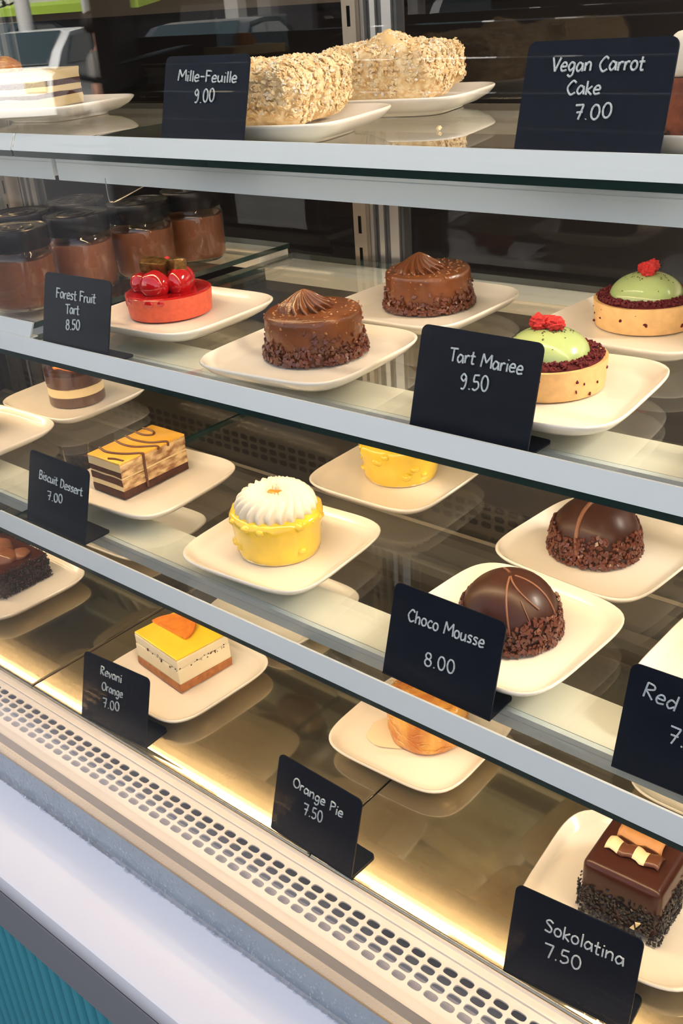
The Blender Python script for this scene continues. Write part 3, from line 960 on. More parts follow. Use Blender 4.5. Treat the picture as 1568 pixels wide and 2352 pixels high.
def mariee(x, y, rz, label, seed):
    root = place('pistachio_tart', label, 'tart', 2, x, y, rz, PB, 'green domed tarts with red crumbs')
    rnd = random.Random(seed)
    r, h = .0450, .0225
    tart_shell(root, r, h, M_CRUST)
    lumpy([(.2 * r, h - .005), (r - .004, h - .003), (r - .0045, h + .0002), (r * .7, h + .0035), (.2 * r, h + .003)], amp=.02, seed=seed).build('crumb_bed', M_VCRUMB, root)
    mb = MB()
    pts = []
    for i in range(620):
        t = rnd.uniform(0, 2 * pi)
        q = rnd.uniform(.57, .93) * r
        pts.append(((q * cos(t), q * sin(t), h + .0008 + .0030 * sin(pi * (q / r - .5) / .5)), (0, 0, 1)))
    for i in range(26):
        t = rnd.uniform(0, 2 * pi)
        pts.append(((r * .98 * cos(t), r * .98 * sin(t), rnd.uniform(.1, 1) * h), (cos(t), sin(t), 0)))
    flakes(mb, pts, .0007, .0021, .6, rnd, tilt=1.0, poly=5)
    floor_at(mb)
    o = mb.build('red_crumbs', M_VCRUMB, root, smooth=False)
    o['kind'] = 'stuff'
    R = r * .70
    H = .0205
    MB().revolve([(R * cos(a), h + .001 + H * sin(a)) for a in [pi / 2 * i / 12 for i in range(12)]] + [(.0006, h + .001 + H)], 56).build('green_dome', M_GREEN, root, sharp=80)
    mb = MB()
    pts = []
    for i in range(70):
        t = rnd.uniform(0, 2 * pi)
        q = min(.95, abs(rnd.gauss(0, .34)) + .1) * R
        z = H * sqrt(max(0, 1 - (q / R) ** 2))
        pts.append(((q * cos(t), q * sin(t), h + .001 + z), (q * cos(t) / R, q * sin(t) / R, z / H)))
    flakes(mb, pts, .0004, .0013, .5, rnd, tilt=.8, poly=5)
    o = mb.build('pistachio_crumbs', M_PIST, root, smooth=False)
    o['kind'] = 'stuff'
    for i, (bx, by, br, s_) in enumerate([(-.006, -.001, .0075, (1, .8, .85)), (.006, -.003, .0070, (1, .85, .75)), (.000, .004, .0055, (1, .8, .8))]):
        v, f = blob(br, s_, 26, 18, .42, 3.6, seed + i * 7, (bx, by, h + H + .0045))
        MB().add(v, f).build('dried_raspberry', M_RCRUMB, root)
mariee(-.3679, .6538, .3, 'green-domed pistachio tart directly behind the Tart Mariee card', 11)
mariee(-.3726, .8314, 1.9, 'green-domed pistachio tart at the right edge, rear of the two', 17)

def bl(p0, p1, p2):
    """box frame from near, left and right ground corners"""
    n, l, r_ = Vector(p0), Vector(p1), Vector(p2)
    return n, (l - n), (r_ - n)

# biscuit slice: long axis along +Y
def layer_box(name, x0, x1, y0, y1, z0, z1, m, root, warp=.0006, r=.0008):
    return bevel_box(name, x0, x1, y0, y1, z0, z1, r, m, root, 2, warp, 130, 3)
root = place('biscuit_slice', 'long layered biscuit slice with orange glaze and chocolate drizzle', 'cake', 3, -.8520, .6190, .02, PB)
hx, hy = .0265, .0465
def split_layer(name, x0, x1, y0, y1, z0, z1, m_front, m_side, root):
    o = layer_box(name, x0, x1, y0, y1, z0, z1, m_side, root)
    o.data.materials.append(m_front)
    for p in o.data.polygons:
        if p.normal.y < -.6:
            p.material_index = 1
    return o
split_layer('sponge_base', -hx, hx, -hy, hy, 0, .0090, M_SPONGE, M_SPONGE, root)
split_layer('cream_layer', -hx * .99, hx * .99, -hy * .995, hy, .0088, .0150, M_CREAM, M_MARBLE, root)
split_layer('biscuit_layer', -hx * 1.0, hx * 1.0, -hy, hy, .0148, .0230, M_SPONGE, M_MARBLE, root)
split_layer('thin_cream_layer', -hx * .99, hx * .99, -hy * .99, hy, .0228, .0250, M_CREAM, M_CREAM, root)
split_layer('upper_biscuit_layer', -hx * 1.0, hx * 1.0, -hy, hy * .99, .0248, .0315, M_SPONGE, M_MARBLE, root)
split_layer('top_cream', -hx * 1.01, hx * 1.01, -hy * 1.005, hy * 1.005, .0312, .0405, M_CREAM, M_MARBLE, root)
bevel_box('orange_glaze', -hx * 1.02, hx * 1.02, -hy * 1.01, hy * 1.01, .0400, .0428, .0011, M_ORG, root, 3, .0004, 60, 2)
dz = .0434
for i, pts in enumerate([
    [(-.026, -.030, dz), (-.008, -.034, dz), (.012, -.027, dz), (.0268, -.016, dz), (.0280, -.0150, .040), (.0285, -.0155, .030), (.0282, -.0150, .018), (.0284, -.0155, .004)],
    [(-.026, -.008, dz), (-.010, -.011, dz), (.008, -.008, dz), (.0262, .006, dz), (.0278, .0065, .0395)],
    [(-.026, .007, dz), (-.010, .004, dz), (.012, .008, dz), (.0265, .020, dz), (.0278, .0205, .0385)],
    [(-.026, .021, dz), (-.012, .019, dz), (-.002, .024, dz), (-.006, .031, dz), (-.020, .033, dz), (-.026, .032, dz)],
    [(.006, -.0445, dz), (.014, -.041, dz), (.0255, -.040, dz)]]):
    MB().tube(crom(pts, 5), .00125 if i else .00145, 8).build('chocolate_drizzle', M_DRIZ, root, sharp=80)

def lemon_cake(x, y, rz, label, seed, whip):
    root = place('lemon_cake', label, 'cake', 3, x, y, rz, PB, 'yellow glazed round cakes')
    r, h = .0438, .0425
    rows = []
    n = 120
    for i, (rf, z) in enumerate([(.30, 0), (.87, .0), (.90, .001), (.915, .006), (.93, .014), (.965, .026), (.995, h - .010), (1.0, h - .005), (.97, h - .0015), (.90, h), (.55, h + .0006), (.2, h + .0006)]):
        row = []
        for k in range(n):
            t = 2 * pi * k / n
            q = noise.noise(Vector((cos(t) * 4.0, sin(t) * 4.0, z * 110 + seed)))
            q2 = noise.noise(Vector((cos(t) * 2.0 + 3, sin(t) * 2.0, seed)))
            edge = 1.0 if rf > .85 else 0
            lump = .050 * edge * max(0, q) * (1.7 if z > h - .014 else .55) + .022 * q2 * edge
            zz = z + (.003 * max(0, noise.noise(Vector((cos(t) * 6, sin(t) * 6, seed * 2)))) if i in (2, 3) else 0)
            row.append((r * (rf + lump) * cos(t), r * (rf + lump) * sin(t), zz))
        rows.append(row)
    MB().rings(rows).build('yellow_glaze', M_LEMON, root, sharp=80)
    MB().revolve([(.2 * r, .0002), (r * .895, .0002), (r * .895, .0035), (.2 * r, .0035)], 48).build('cake_base', M_CREAM, root)
    rnd = random.Random(seed)
    mb = MB()
    for i in range(26):
        t = rnd.uniform(0, 2 * pi)
        z = rnd.choice([h - .004, h - .006, h - .005, .02, .028, .012])
        rr_ = r * (.955 if z > .03 else .905)
        v, f = blob(rnd.uniform(.0030, .0062), (1, 1, .7), 10, 8, .2, 2, i, (rr_ * cos(t), rr_ * sin(t), z))
        mb.add(v, f)
    o = mb.build('glazed_nuts', M_LEMON, root, sharp=180)
    o['kind'] = 'stuff'
    if whip:
        n1, n2 = 22 * 10, 26
        v, f = [], []
        for k in range(n1):
            t = 2 * pi * k / n1
            for j in range(n2):
                p = 2 * pi * j / n2
                w = .0158 * (1 + .15 * cos(22 * (t + .42 * cos(p))))
                rad = .0215 + w * cos(p) * 1.0
                v.append((rad * cos(t), rad * sin(t), h + .0085 + w * .80 * sin(p) - .0055 * (rad / .036) ** 2))
        for k in range(n1):
            for j in range(n2):
                f.append((k * n2 + j, ((k + 1) % n1) * n2 + j, ((k + 1) % n1) * n2 + (j + 1) % n2, k * n2 + (j + 1) % n2))
        mesh('whipped_cream', v, f, M_WHIP, root, sharp=100)
        bevel_box('orange_bit', -.007, .007, -.004, .004, h + .008, h + .0165, .002, M_PEEL, root, 3)
    return root
lemon_cake(-.6176, .5936, .3, 'yellow glazed round cake topped with whipped cream', 4, True)
lemon_cake(-.6201, .7891, 1.2, 'yellow glazed round cake half hidden below the middle shelf rail', 9, True)

def dome(x, y, rz, label, seed, lines):
    root = place('chocolate_dome', label, 'cake', 3, x, y, rz, PB, 'dark chocolate mousse domes')
    rnd = random.Random(seed)
    R, H = .0400, .0500
    pf = [(.3 * R, 0), (R * .96, 0), (R * .985, .004), (R, .010)] + [(R * cos(a) ** .92, .012 + (H - .012) * sin(a)) for a in [pi / 2 * i / 14 for i in range(1, 14)]] + [(.0006, H)]
    lumpy(pf, 72, .012, 3, seed).build('dome_shell', M_DOME, root, sharp=80)
    def surf(t, a):
        rr_ = R * cos(a) ** .92 if a > 0 else R
        return Vector((rr_ * cos(t), rr_ * sin(t), .012 + (H - .012) * sin(a)))
    mb = MB()
    pts = []
    while len(pts) < 1250:
        t = rnd.uniform(0, 2 * pi)
        lim = .026 + .008 * noise.noise(Vector((cos(t) * 1.3 + seed, sin(t) * 1.3, 0)))
        z = rnd.random() ** 1.25 * lim
        rr_ = R * (1 if z < .012 else cos(math.asin((z - .012) / (H - .012))) ** .92) + .0012 + (.0016 if z < .005 else 0)
        pts.append(((rr_ * cos(t), rr_ * sin(t), z + .0012), (cos(t), sin(t), .25)))
    flakes(mb, pts, .0013, .0032, .38, rnd, tilt=.34)
    floor_at(mb)
    o = mb.build('chocolate_flakes', M_FLAKE, root, smooth=False)
    o['kind'] = 'stuff'
    for t0, t1, a0, a1, w in lines:
        P = []
        for i in range(18):
            s_ = i / 17
            P.append(surf(t0 + (t1 - t0) * s_, a0 + (a1 - a0) * s_) * 1.004)
        MB().tube(P, w, 8).build('milk_chocolate_drizzle', M_MDRIZ, root, sharp=80)
dome(-.3655, .6000, 0, 'dark chocolate dome with milk drizzle behind the Choco Mousse card', 21,
     [(-1.25, -1.02, 1.50, .15, .0009), (-1.0, -.30, 1.52, .62, .0008), (.2, .12, 1.5, .35, .0009), (2.4, 2.5, 1.5, 1.25, .0011), (-.72, -.60, .9, .42, .0004)])
dome(-.3713, .7554, 0, 'dark chocolate dome with a broad milk stripe, rear one', 27, [(-1.75, -1.50, 1.45, -.28 + .3, .0021), (1.2, 1.1, 1.4, .4, .001)])

# revani square
root = place('orange_square', 'square cream cake with yellow top and candied orange slice', 'cake', 4, -.7905, .5905, -.115, PB)
s_ = .0425
sy = .0360
layer_box('sponge_base', -s_ * 1.01, s_ * 1.01, -sy, sy, 0, .0110, M_REVANI, root, .0009)
layer_box('cream_block', -s_, s_, -sy * .99, sy * .99, .0105, .0300, M_IVORY, root, .0005, .0015)
layer_box('upper_cream', -s_ * .99, s_ * .99, -sy * .98, sy * .98, .0298, .0420, M_IVORY, root, .0006, .0015)
bevel_box('yellow_top', -s_ * .985, s_ * .985, -sy * .975, sy * .975, .0412, .0440, .0012, M_YELLOW, root, 3, .0003, 60, 1)
mb = MB()
rnd = random.Random(3)
pts = []
for i in range(46):
    u = rnd.uniform(-.95, .95)
    z = .0298 + rnd.gauss(0, .0012)
    pts.append(((s_ * u, -sy * .99, z), (0, -1, 0)) if rnd.random() < .5 else ((s_, sy * u, z), (1, 0, 0)))
flakes(mb, pts, .0004, .0018, .3, rnd, tilt=.2, poly=5)
o = mb.build('chocolate_specks', M_SPONGE, root, smooth=False)
o['kind'] = 'stuff'
R0 = .0300
pl = [(R0 * cos(t), R0 * sin(t)) for t in [pi * i / 20 for i in range(21)]]
o = MB().plate(pl, 0, .0032).build('orange_slice', M_PEEL, root, sharp=30)
o.location = (-.0115, -.0080, .0446)
o.rotation_euler = (.03, -.03, .06)
pl2 = [(R0 * cos(t), R0 * sin(t)) for t in [pi * i / 20 for i in range(21)]] + [(.86 * R0 * cos(t), .86 * R0 * sin(t)) for t in [pi * i / 20 for i in range(20, -1, -1)]]
MB().tube([(R0 * .98 * cos(pi * i / 24), R0 * .98 * sin(pi * i / 24), .0018) for i in range(25)], .0019, 8).build('orange_rind', mat('orange_rind', (.78, .20, .015), .3, coat=.3), o, sharp=80)

# orange pie
root = place('orange_pie', 'round amber orange pie under the lowest shelf rail', 'pie', 4, -.4949, .6571, .6, PB)
r, h = .0415, .049
lumpy([(.3 * r, 0), (r * .90, 0), (r * .96, .003), (r * .985, .010), (r * .97, h * .5), (r * .99, h - .008), (r * .96, h - .002), (r * .8, h), (.2 * r, h + .001)], 90, .05, 8, 4, .001).build('pie_body', M_PIE, root, sharp=80)
rnd = random.Random(5)
mb = MB()
for i in range(190):
    t = rnd.uniform(0, 2 * pi)
    if rnd.random() < .45:
        q, z = sqrt(rnd.random()) * r * .85, h + .0005
        a = rnd.uniform(0, 6.28)
        P = [(q * cos(t) + s * cos(a + s * 40), q * sin(t) + s * sin(a + s * 40), z + .0008 * sin(s * 300)) for s in np.linspace(-.008, .008, 6)]
    else:
        z0 = rnd.uniform(.006, h - .004)
        sl_ = rnd.uniform(-.5, .5)
        P = [((r * .985) * cos(t + s), (r * .985) * sin(t + s), z0 + sl_ * s * .04 + .0008 * sin(s * 30)) for s in np.linspace(-.16, .16, 6)]
    mb.tube(P, .00036, 5)
o = mb.build('phyllo_shreds', M_PIE, root)
o['kind'] = 'stuff'
v, f = blob(.03, (1.15, .8, .012), 30, 8, .25, 1.5, 3, (-.028, -.004, .0006))
floor_at(_p := MB().add(v, f))
_p.build('syrup_pool', mat('syrup', (.84, .72, .50), .08, coat=.6), root)

def side_flakes(root, hx, hy, z1, n, m, seed, smin=.0010, smax=.0025):
    rnd = random.Random(seed)
    mb = MB()
    pts = []
    for i in range(n):
        z = rnd.random() ** 1.15 * z1 * (1 + .18 * rnd.uniform(-1, 1))
        u = rnd.uniform(-1, 1)
        e = .0022 if z < .005 else .0010
        k = rnd.randrange(4)
        if k < 2:
            sg = 1 if k else -1
            pts.append(((hx * u, sg * (hy + e), z + .001), (0, sg, .1)))
        else:
            sg = 1 if k == 2 else -1
            pts.append(((sg * (hx + e), hy * u, z + .001), (sg, 0, .1)))
    flakes(mb, pts, smin, smax, .35, rnd, tilt=.5)
    floor_at(mb)
    o = mb.build('chocolate_flakes', m, root, smooth=False)
    o['kind'] = 'stuff'

# sokolatina
root = place('chocolate_square', 'dark chocolate glazed square with striped curls behind the Sokolatina card', 'cake', 4, -.2345, .5905, .04, PB, 'dark chocolate slices with flaked sides')
hx, hy, h = .0330, .0420, .0535
bevel_box('glazed_body', -hx, hx, -hy, hy, 0, h, .0075, M_SGLAZE, root, 5, .0004, 30, 1)
side_flakes(root, hx, hy, .030, 1500, M_DFLAKE, 31)
v, f = [], []
for i in range(12):
    for j in range(6):
        a = pi * 1.15 * j / 5
        v.append((-.020 + .0034 * i, .004 + .0075 * cos(a) + .0012 * sin(i), h + .0008 + .0062 * sin(a) + .0006 * sin(i * 2.1)))
for i in range(11):
    for j in range(5):
        f.append((i * 6 + j, (i + 1) * 6 + j, (i + 1) * 6 + j + 1, i * 6 + j + 1))
o = mesh('caramel_curl', v, f, M_CURLM, root)
sm = o.modifiers.new('thick', 'SOLIDIFY')
sm.thickness = .0014
v, f, fm = [], [], []
nx = 13
for i in range(nx):
    for j in range(7):
        a = -.3 + pi * .95 * j / 6
        v.append((-.0225 + .0037 * i, -.0145 + .0085 * cos(a) + .0016 * sin(i * 1.3), h + .0005 + .0050 * max(0, sin(a)) + .0005 * (i % 2)))
for i in range(nx - 1):
    for j in range(6):
        f.append((i * 7 + j, (i + 1) * 7 + j, (i + 1) * 7 + j + 1, i * 7 + j + 1))
        fm.append(1 if (i // 3) % 2 else 0)
o = mesh('striped_curl', v, f, [M_CURLW, M_DRIZ], root, fmat=fm)
sm = o.modifiers.new('thick', 'SOLIDIFY')
sm.thickness = .0013
mb = MB()
flakes(mb, [((.018, -hy - .004, .018), (.2, -1, .2)), ((.015, -hy - .004, .013), (-.3, -1, .2))], .0028, .0040, .2, random.Random(2), tilt=.2, poly=3)
mb.build('white_shard', M_CURLW, root, smooth=False)

# dark slice at lower left
root = place('chocolate_square', 'dark chocolate slice with swirled milk chocolate top at lower left', 'cake', 4, -1.150, .5860, .0, PB, 'dark chocolate slices with flaked sides')
hx, hy, h = .052, .038, .036
bevel_box('glazed_body', -hx, hx, -hy, hy, 0, h, .004, M_SGLAZE, root, 4)
side_flakes(root, hx, hy, h * .92, 2200, M_DFLAKE, 41)
for i, (bx, by, br, sq) in enumerate([(.018, -.004, .019, (1, .95, .55)), (-.012, .004, .020, (1.1, 1, .6)), (-.034, -.008, .015, (1, 1, .5)), (.030, .012, .013, (1, 1, .5))]):
    v, f = blob(br, sq, 24, 16, .18, 1.6, i + 50, (bx, by, h + .002))
    MB().add(v, f).build('milk_chocolate_swirl', M_MDRIZ if i % 2 else mat('swirl_%d' % i, (.20, .075, .03), .22, coat=.4), root, sharp=180)

# layer cakes wrapped in clear plastic
def wrapcake(x, y, label, seed):
    root = place('layer_cake', label, 'cake', 3, x, y, .3 * seed, PB, 'layer cakes in clear plastic collars')
    r = .0370
    def wob(z, a=.0016):
        return lambda t, rr_: a * noise.noise(Vector((cos(t) * 1.3, sin(t) * 1.3, z * 300 + seed)))
    for nm, z0, z1, m in (('sponge_base', 0, .0135, M_PUDD), ('cream_layer', .0130, .0250, M_CREAM), ('chocolate_layer', .0245, .0420, M_PUDD)):
        MB().revolve([(.2 * r, z0), (r, z0), (r, z1), (.2 * r, z1)], 60, zf=wob(z0) if z0 else None).build(nm, m, root, sharp=50)
    MB().revolve([(.2 * r, .0415), (r, .0415), (r * 1.0, .047), (.6 * r, .050), (.1 * r, .0505)], 60, zf=wob(.3, .003)).build('chocolate_top', M_SGLAZE, root, sharp=60)
    v, f = blob(.012, (1.8, .45, .35), 16, 10, .2, 2, seed, (.008, -.022, .0500))
    MB().add(v, f).build('orange_peel', M_PEEL, root)
    rows = [[((r + .0010) * cos(2 * pi * k / 60), (r + .0010) * sin(2 * pi * k / 60), z) for k in range(60)] for z in (.0003, .060)]
    MB().rings(rows, False, False).build('plastic_collar', G_WRAP, root)
wrapcake(-1.1283, .7380, 'plastic wrapped chocolate and cream layer cake, rear one at left', 1)
wrapcake(-1.1480, .5850, 'plastic wrapped chocolate and cream layer cake cut by the left edge', 2)

# ------------------------------------------------------------------ flaky pastries on the top shelf
def mille(x, y, rz, hx, hy, h, label, seed, crown):
    root = place('mille_feuille', label, 'pastry', 1, x, y, rz, PB + .0015, 'mille-feuille loaves coated in pastry flakes')
    rnd = random.Random(seed)
    o = bevel_box('pastry_loaf', -hx, hx, -hy, hy, 0, h, .012, M_PUFF, root, 4, .0055, 60, 4)
    for v_ in o.data.vertices:
        q_ = .84 + .16 * min(1, v_.co.z / .022)
        v_.co.x *= q_
        v_.co.y *= q_
    if crown:
        v, f = blob(.024, (1.1, 1.0, .75), 24, 16, .35, 2.2, seed, (crown[0], crown[1], h - .006))
        MB().add(v, f).build('cream_mound', mat('pastry_cream_%d' % seed, (.80, .52, .19), .55, col2=(.70, .50, .28), vscale=90, bump=.5, bscale=120), root, sharp=80)
    for nm, m, cnt, smn, smx, bias in (('pastry_flakes', M_PUFF, 5200, .0010, .0036, 0), ('sugared_flakes', M_PUFFD, 3000, .0008, .0026, 1)):
        mb = MB()
        pts = []
        me = o.data
        polys = [p for p in me.polygons]
        areas = np.cumsum([p.area for p in polys])
        for i in range(cnt):
            p = polys[int(np.searchsorted(areas, rnd.random() * areas[-1]))]
            vs = [me.vertices[q].co for q in p.vertices]
            w = [rnd.random() for _ in vs]
            s = sum(w)
            c = sum((q * (a / s) for q, a in zip(vs, w)), Vector())
            n = p.normal
            if n.z < -.5:
                continue
            if bias and noise.noise(c * 55 + Vector((seed, 0, 0))) + n.z * .25 < -.05:
                continue
            pts.append((c + n * rnd.uniform(0, .0022), n))
        if crown:
            for i in range(int(cnt * .16)):
                d = Vector((rnd.gauss(0, 1), rnd.gauss(0, 1), abs(rnd.gauss(0, 1)))).normalized()
                pts.append((Vector((crown[0] + d.x * .026, crown[1] + d.y * .024, h - .006 + d.z * .018)), d))
        flakes(mb, pts, smn, smx, .22, rnd, tilt=.75, poly=5)
        floor_at(mb)
        q = mb.build(nm, m, root, smooth=False)
        q['kind'] = 'stuff'
    return root
mille(-.680, .712, .24, .0455, .0590, .0505, 'flaky mille-feuille loaf directly behind the Mille-Feuille card', 61, None)
mille(-.688, .892, .26, .0600, .0500, .0510, 'flaky mille-feuille loaf with a cream mound, rear one', 67, (.006, -.020))
mb = MB()
flakes(mb, [((0, 0, .002), (0, 0, 1))], .003, .004, .5, random.Random(4), poly=5)
o = mb.build('pastry_crumb', M_PUFF, None, smooth=False)
o.matrix_world = frame(1, -.540, .760, .0, 0)
tag(o, 'small pastry crumb on the glass right of the rear mille-feuille', 'crumb')
mb = MB()
flakes(mb, [((0, 0, .002), (0, 0, 1))], .002, .003, .6, random.Random(5), poly=5)
o = mb.build('orange_crumb', M_PEEL, None, smooth=False)
o.matrix_world = frame(1, -.385, .640, .0, 0)
tag(o, 'tiny orange crumb on the glass left of the Vegan Carrot Cake card', 'crumb')

root = place('carrot_cake', 'brown carrot cake with white frosting cut by the right edge', 'cake', 1, -.262, .725, .0, PB)
layer_box('sponge', -.041, .041, -.041, .041, 0, .036, M_CARROT, root, .0010)
bevel_box('frosting', -.042, .042, -.042, .042, .0355, .064, .006, M_WHIP, root, 4, .0015, 40, 1)
side_flakes(root, .041, .041, .005, 120, M_DFLAKE, 77)

root = place('layer_slice', 'layered vanilla and chocolate pastry slice at top left', 'cake', 1, -1.195, .800, .25, PB + .003)
hx, hy = .045, .045
for nm, z0, z1, m in (('base_layer', 0, .012, M_CREAM), ('chocolate_layer', .0115, .017, M_SPONGE), ('cream_layer', .0165, .0245, M_CREAM), ('upper_chocolate_layer', .024, .031, M_SPONGE), ('top_cream', .0305, .0425, M_CREAM)):
    o = layer_box(nm, -hx, hx, -hy, hy, z0, z1, m, root, .0014)
v, f = blob(.016, (1.2, 1, .8), 18, 12, .3, 2, 5, (-.020, -.012, .048))
MB().add(v, f).build('caramel_topping', M_PIE, root)

# ------------------------------------------------------------------ jars of chocolate
def make_jar(label):
    root = thing('dessert_jar', label, 'jar', Matrix(), 'black lidded jars of chocolate dessert')
    R = .0365
    MB().revolve([(.2 * R, .0005), (R * .86, .0005), (R * .95, .003), (R, .009), (R, .055), (R * .96, .0605), (R * .88, .064), (R * .88, .070)], 48).build('glass_body', G_JAR, root, sharp=50)
    MB().revolve([(.2 * R, .0030), (R * .84, .0030), (R * .92, .0055), (R * .965, .010), (R * .965, .0535), (.2 * R, .0530)], 48, zf=lambda t, r: .0008 * sin(3 * t)).build('chocolate_filling', M_JARCH, root, sharp=50)
    z = .0635
    MB().revolve([(.1 * R, z), (R * .97, z), (R * .985, z + .001), (R * .985, z + .0185), (R * .97, z + .0205), (R * .93, z + .0212), (R * .90, z + .0200), (R * .62, z + .0197), (R * .60, z + .0206), (R * .56, z + .0206), (R * .54, z + .0197), (R * .34, z + .0197), (R * .32, z + .0205), (R * .27, z + .0205), (R * .25, z + .0197), (.05 * R, z + .0197)], 56).build('lid', M_LID, root, sharp=40)
    return root
jars = [(-.9835, .6049, 'black lidded chocolate jar at the left edge, front one of the row'), (-.9844, .6865, 'black lidded chocolate jar second of the front row from the left edge'),
        (-.9705, .7640, 'black lidded chocolate jar directly behind the red fruit tart'), (-.9690, .8440, 'black lidded chocolate jar last and rearmost of the right row'),
        (-1.0680, .7480, 'black lidded chocolate jar in the second row behind the others'), (-1.0680, .6680, 'black lidded chocolate jar in the second row cut by the left edge')]
j0 = None
for (x, y, lb) in jars:
    if j0 is None:
        j0 = make_jar(lb)
        r_ = j0
    else:
        r_ = j0.copy()
        COL.objects.link(r_)
        for c in j0.children:
            d = c.copy()
            COL.objects.link(d)
            d.parent = r_
        r_['label'] = lb
    r_.matrix_world = frame(2, x, y, .0125, x * 40)

# ------------------------------------------------------------------ condensation on the outer pane
rnd = random.Random(12)
mb = MB()
x = -.86
while x < -.12:
    s = rnd.uniform(.0011, .0034)
    v, f = blob(s, (1.1, .45, .75), 10, 8, .1, 2, rnd.random() * 50, (x, YP - s * .3, ZL + s * .55))
    mb.add(v, f)
    x += rnd.uniform(.003, .012)
for i in range(1500):
    x = rnd.uniform(-.87, -.12)
    z = ZL + .003 + rnd.random() * .030
    s = rnd.choice([.0003, .0004, .0004, .0005, .0006, .0009, .0013])
    v, f = blob(s, (.8, .40, rnd.uniform(.9, 1.9)), 6, 5, .1, 2, i, (x, YP, z))
    mb.add(v, f)
o = mb.build('condensation', M_DROP, None, sharp=180)
tag(o, 'water drops beaded along the foot of the front glass above the ledge', 'condensation', None, 'stuff')

# ------------------------------------------------------------------ the street that the glass mirrors
PM = 2 * YP
def mirror_pt(az_x, az_y, D):
    """real place of something whose image in the glass stands D metres away in that direction"""
    return az_x * D, PM - az_y * D

def car(x, y, rz, paint, label, tall=1.0):
    root = thing('car', label, 'car', at(x, y, -.10, rz), 'cars parked across the street')
    Lh = 2.0
    side = [(-2.0, .32), (-2.02, .62), (-1.92, .86), (-1.62, .98), (-1.30, 1.18), (-.70, 1.43), (.10, 1.47), (1.00, 1.45), (1.62, 1.30), (1.95, .98), (2.02, .72), (2.0, .34), (1.62, .26), (-1.6, .26)]
    side = [(a, b * tall) for a, b in side]
    n = len(side)
    rows = []
    for w, sh in ((-.85, .93), (-.88, .99), (-.60, 1.0), (.60, 1.0), (.88, .99), (.85, .93)):
        row = []
        for a, b in side:
            inw = 1 - .16 * max(0, (b / tall - .95)) / .5
            row.append((a * sh, w * inw, .80 + (b - .80) * sh))
        rows.append(row)
    MB().rings(rows).build('body', paint, root, sharp=35)
    for sg in (-1, 1):
        for poly in ([(-1.18, 1.00), (-.66, 1.36), (.02, 1.40), (.02, 1.00)], [(.08, 1.00), (.08, 1.40), (.92, 1.38), (1.42, 1.20), (1.30, 1.04)]):
            pts = [(a, sg * (.885 * (1 - .16 * max(0, b - .95) / .5) + .006), b * tall) for a, b in poly]
            pts2 = [(a, b_ - sg * .03, c) for a, b_, c in pts]
            k = len(pts)
            mesh('side_window', pts + pts2, [tuple(range(k)), tuple(range(2 * k - 1, k - 1, -1))] + [(i, (i + 1) % k, k + (i + 1) % k, k + i) for i in range(k)], M_CARGL, root, smooth=False)
        for wx in (-1.28, 1.30):
            mb = MB()
            rowsw = [[(wx + r * cos(2 * pi * k / 24), sg * yy, .32 + r * sin(2 * pi * k / 24)) for k in range(24)] for r, yy in ((.20, .70), (.31, .70), (.32, .74), (.32, .87), (.30, .90), (.21, .90))]
            w = mb.rings(rowsw).build('wheel', M_TYRE, root)
            rowsr = [[(wx + r * cos(2 * pi * k / 20), sg * yy, .32 + r * sin(2 * pi * k / 20)) for k in range(20)] for r, yy in ((.205, .88), (.205, .905), (.05, .895))]
            MB().rings(rowsr).build('wheel_rim', M_RIM, w)
    for xa, xb, za, zb, nm in ((-1.60, -.70, 1.00, 1.42, 'windscreen'), (1.86, 1.10, 1.02, 1.42, 'rear_window')):
        w0, w1 = .70, .60
        v = [(xa, -w0, za * tall), (xa, w0, za * tall), (xb, w1, zb * tall), (xb, -w1, zb * tall)]
        off = (-.05 if xa < 0 else .05)
        v2 = [(a + off, b, c + .035) for a, b, c in v]
        mesh(nm, v + v2, [(0, 1, 2, 3), (7, 6, 5, 4), (0, 4, 5, 1), (1, 5, 6, 2), (2, 6, 7, 3), (3, 7, 4, 0)], M_CARGL, root, smooth=False)
    for sg in (-1, 1):
        MB().box(1.93, 2.04, sg * .72 - .12, sg * .72 + .12, .78 * tall, .96 * tall).build('tail_lamp', M_TAIL, root, smooth=False)
        MB().box(-2.03, -1.90, sg * .62 - .18, sg * .62 + .18, .66 * tall, .80 * tall).build('head_lamp', M_CURLW, root, smooth=False)
    return root
CRZ = math.atan2(.874, .487) + pi
def vcar(x, yv, paint, label, tall):
    car(x, PM - yv, CRZ, paint, label, tall)
vcar(-16.4, 11.5, M_WCAR, 'white hatchback parked across the street, mirrored in the glass', 1.05)
vcar(-12.3, 11.6, M_GCAR, 'grey car parked nearest to the shop, mirrored in the glass', 1.05)
vcar(-22.6, 14.7, M_BCAR, 'dark blue car behind the white hatchback, mirrored in the glass', 1.12)
vcar(-9.3, 13.2, M_WCAR, 'white car seen faintly behind the added dark screen, mirrored in the glass', 1.1)

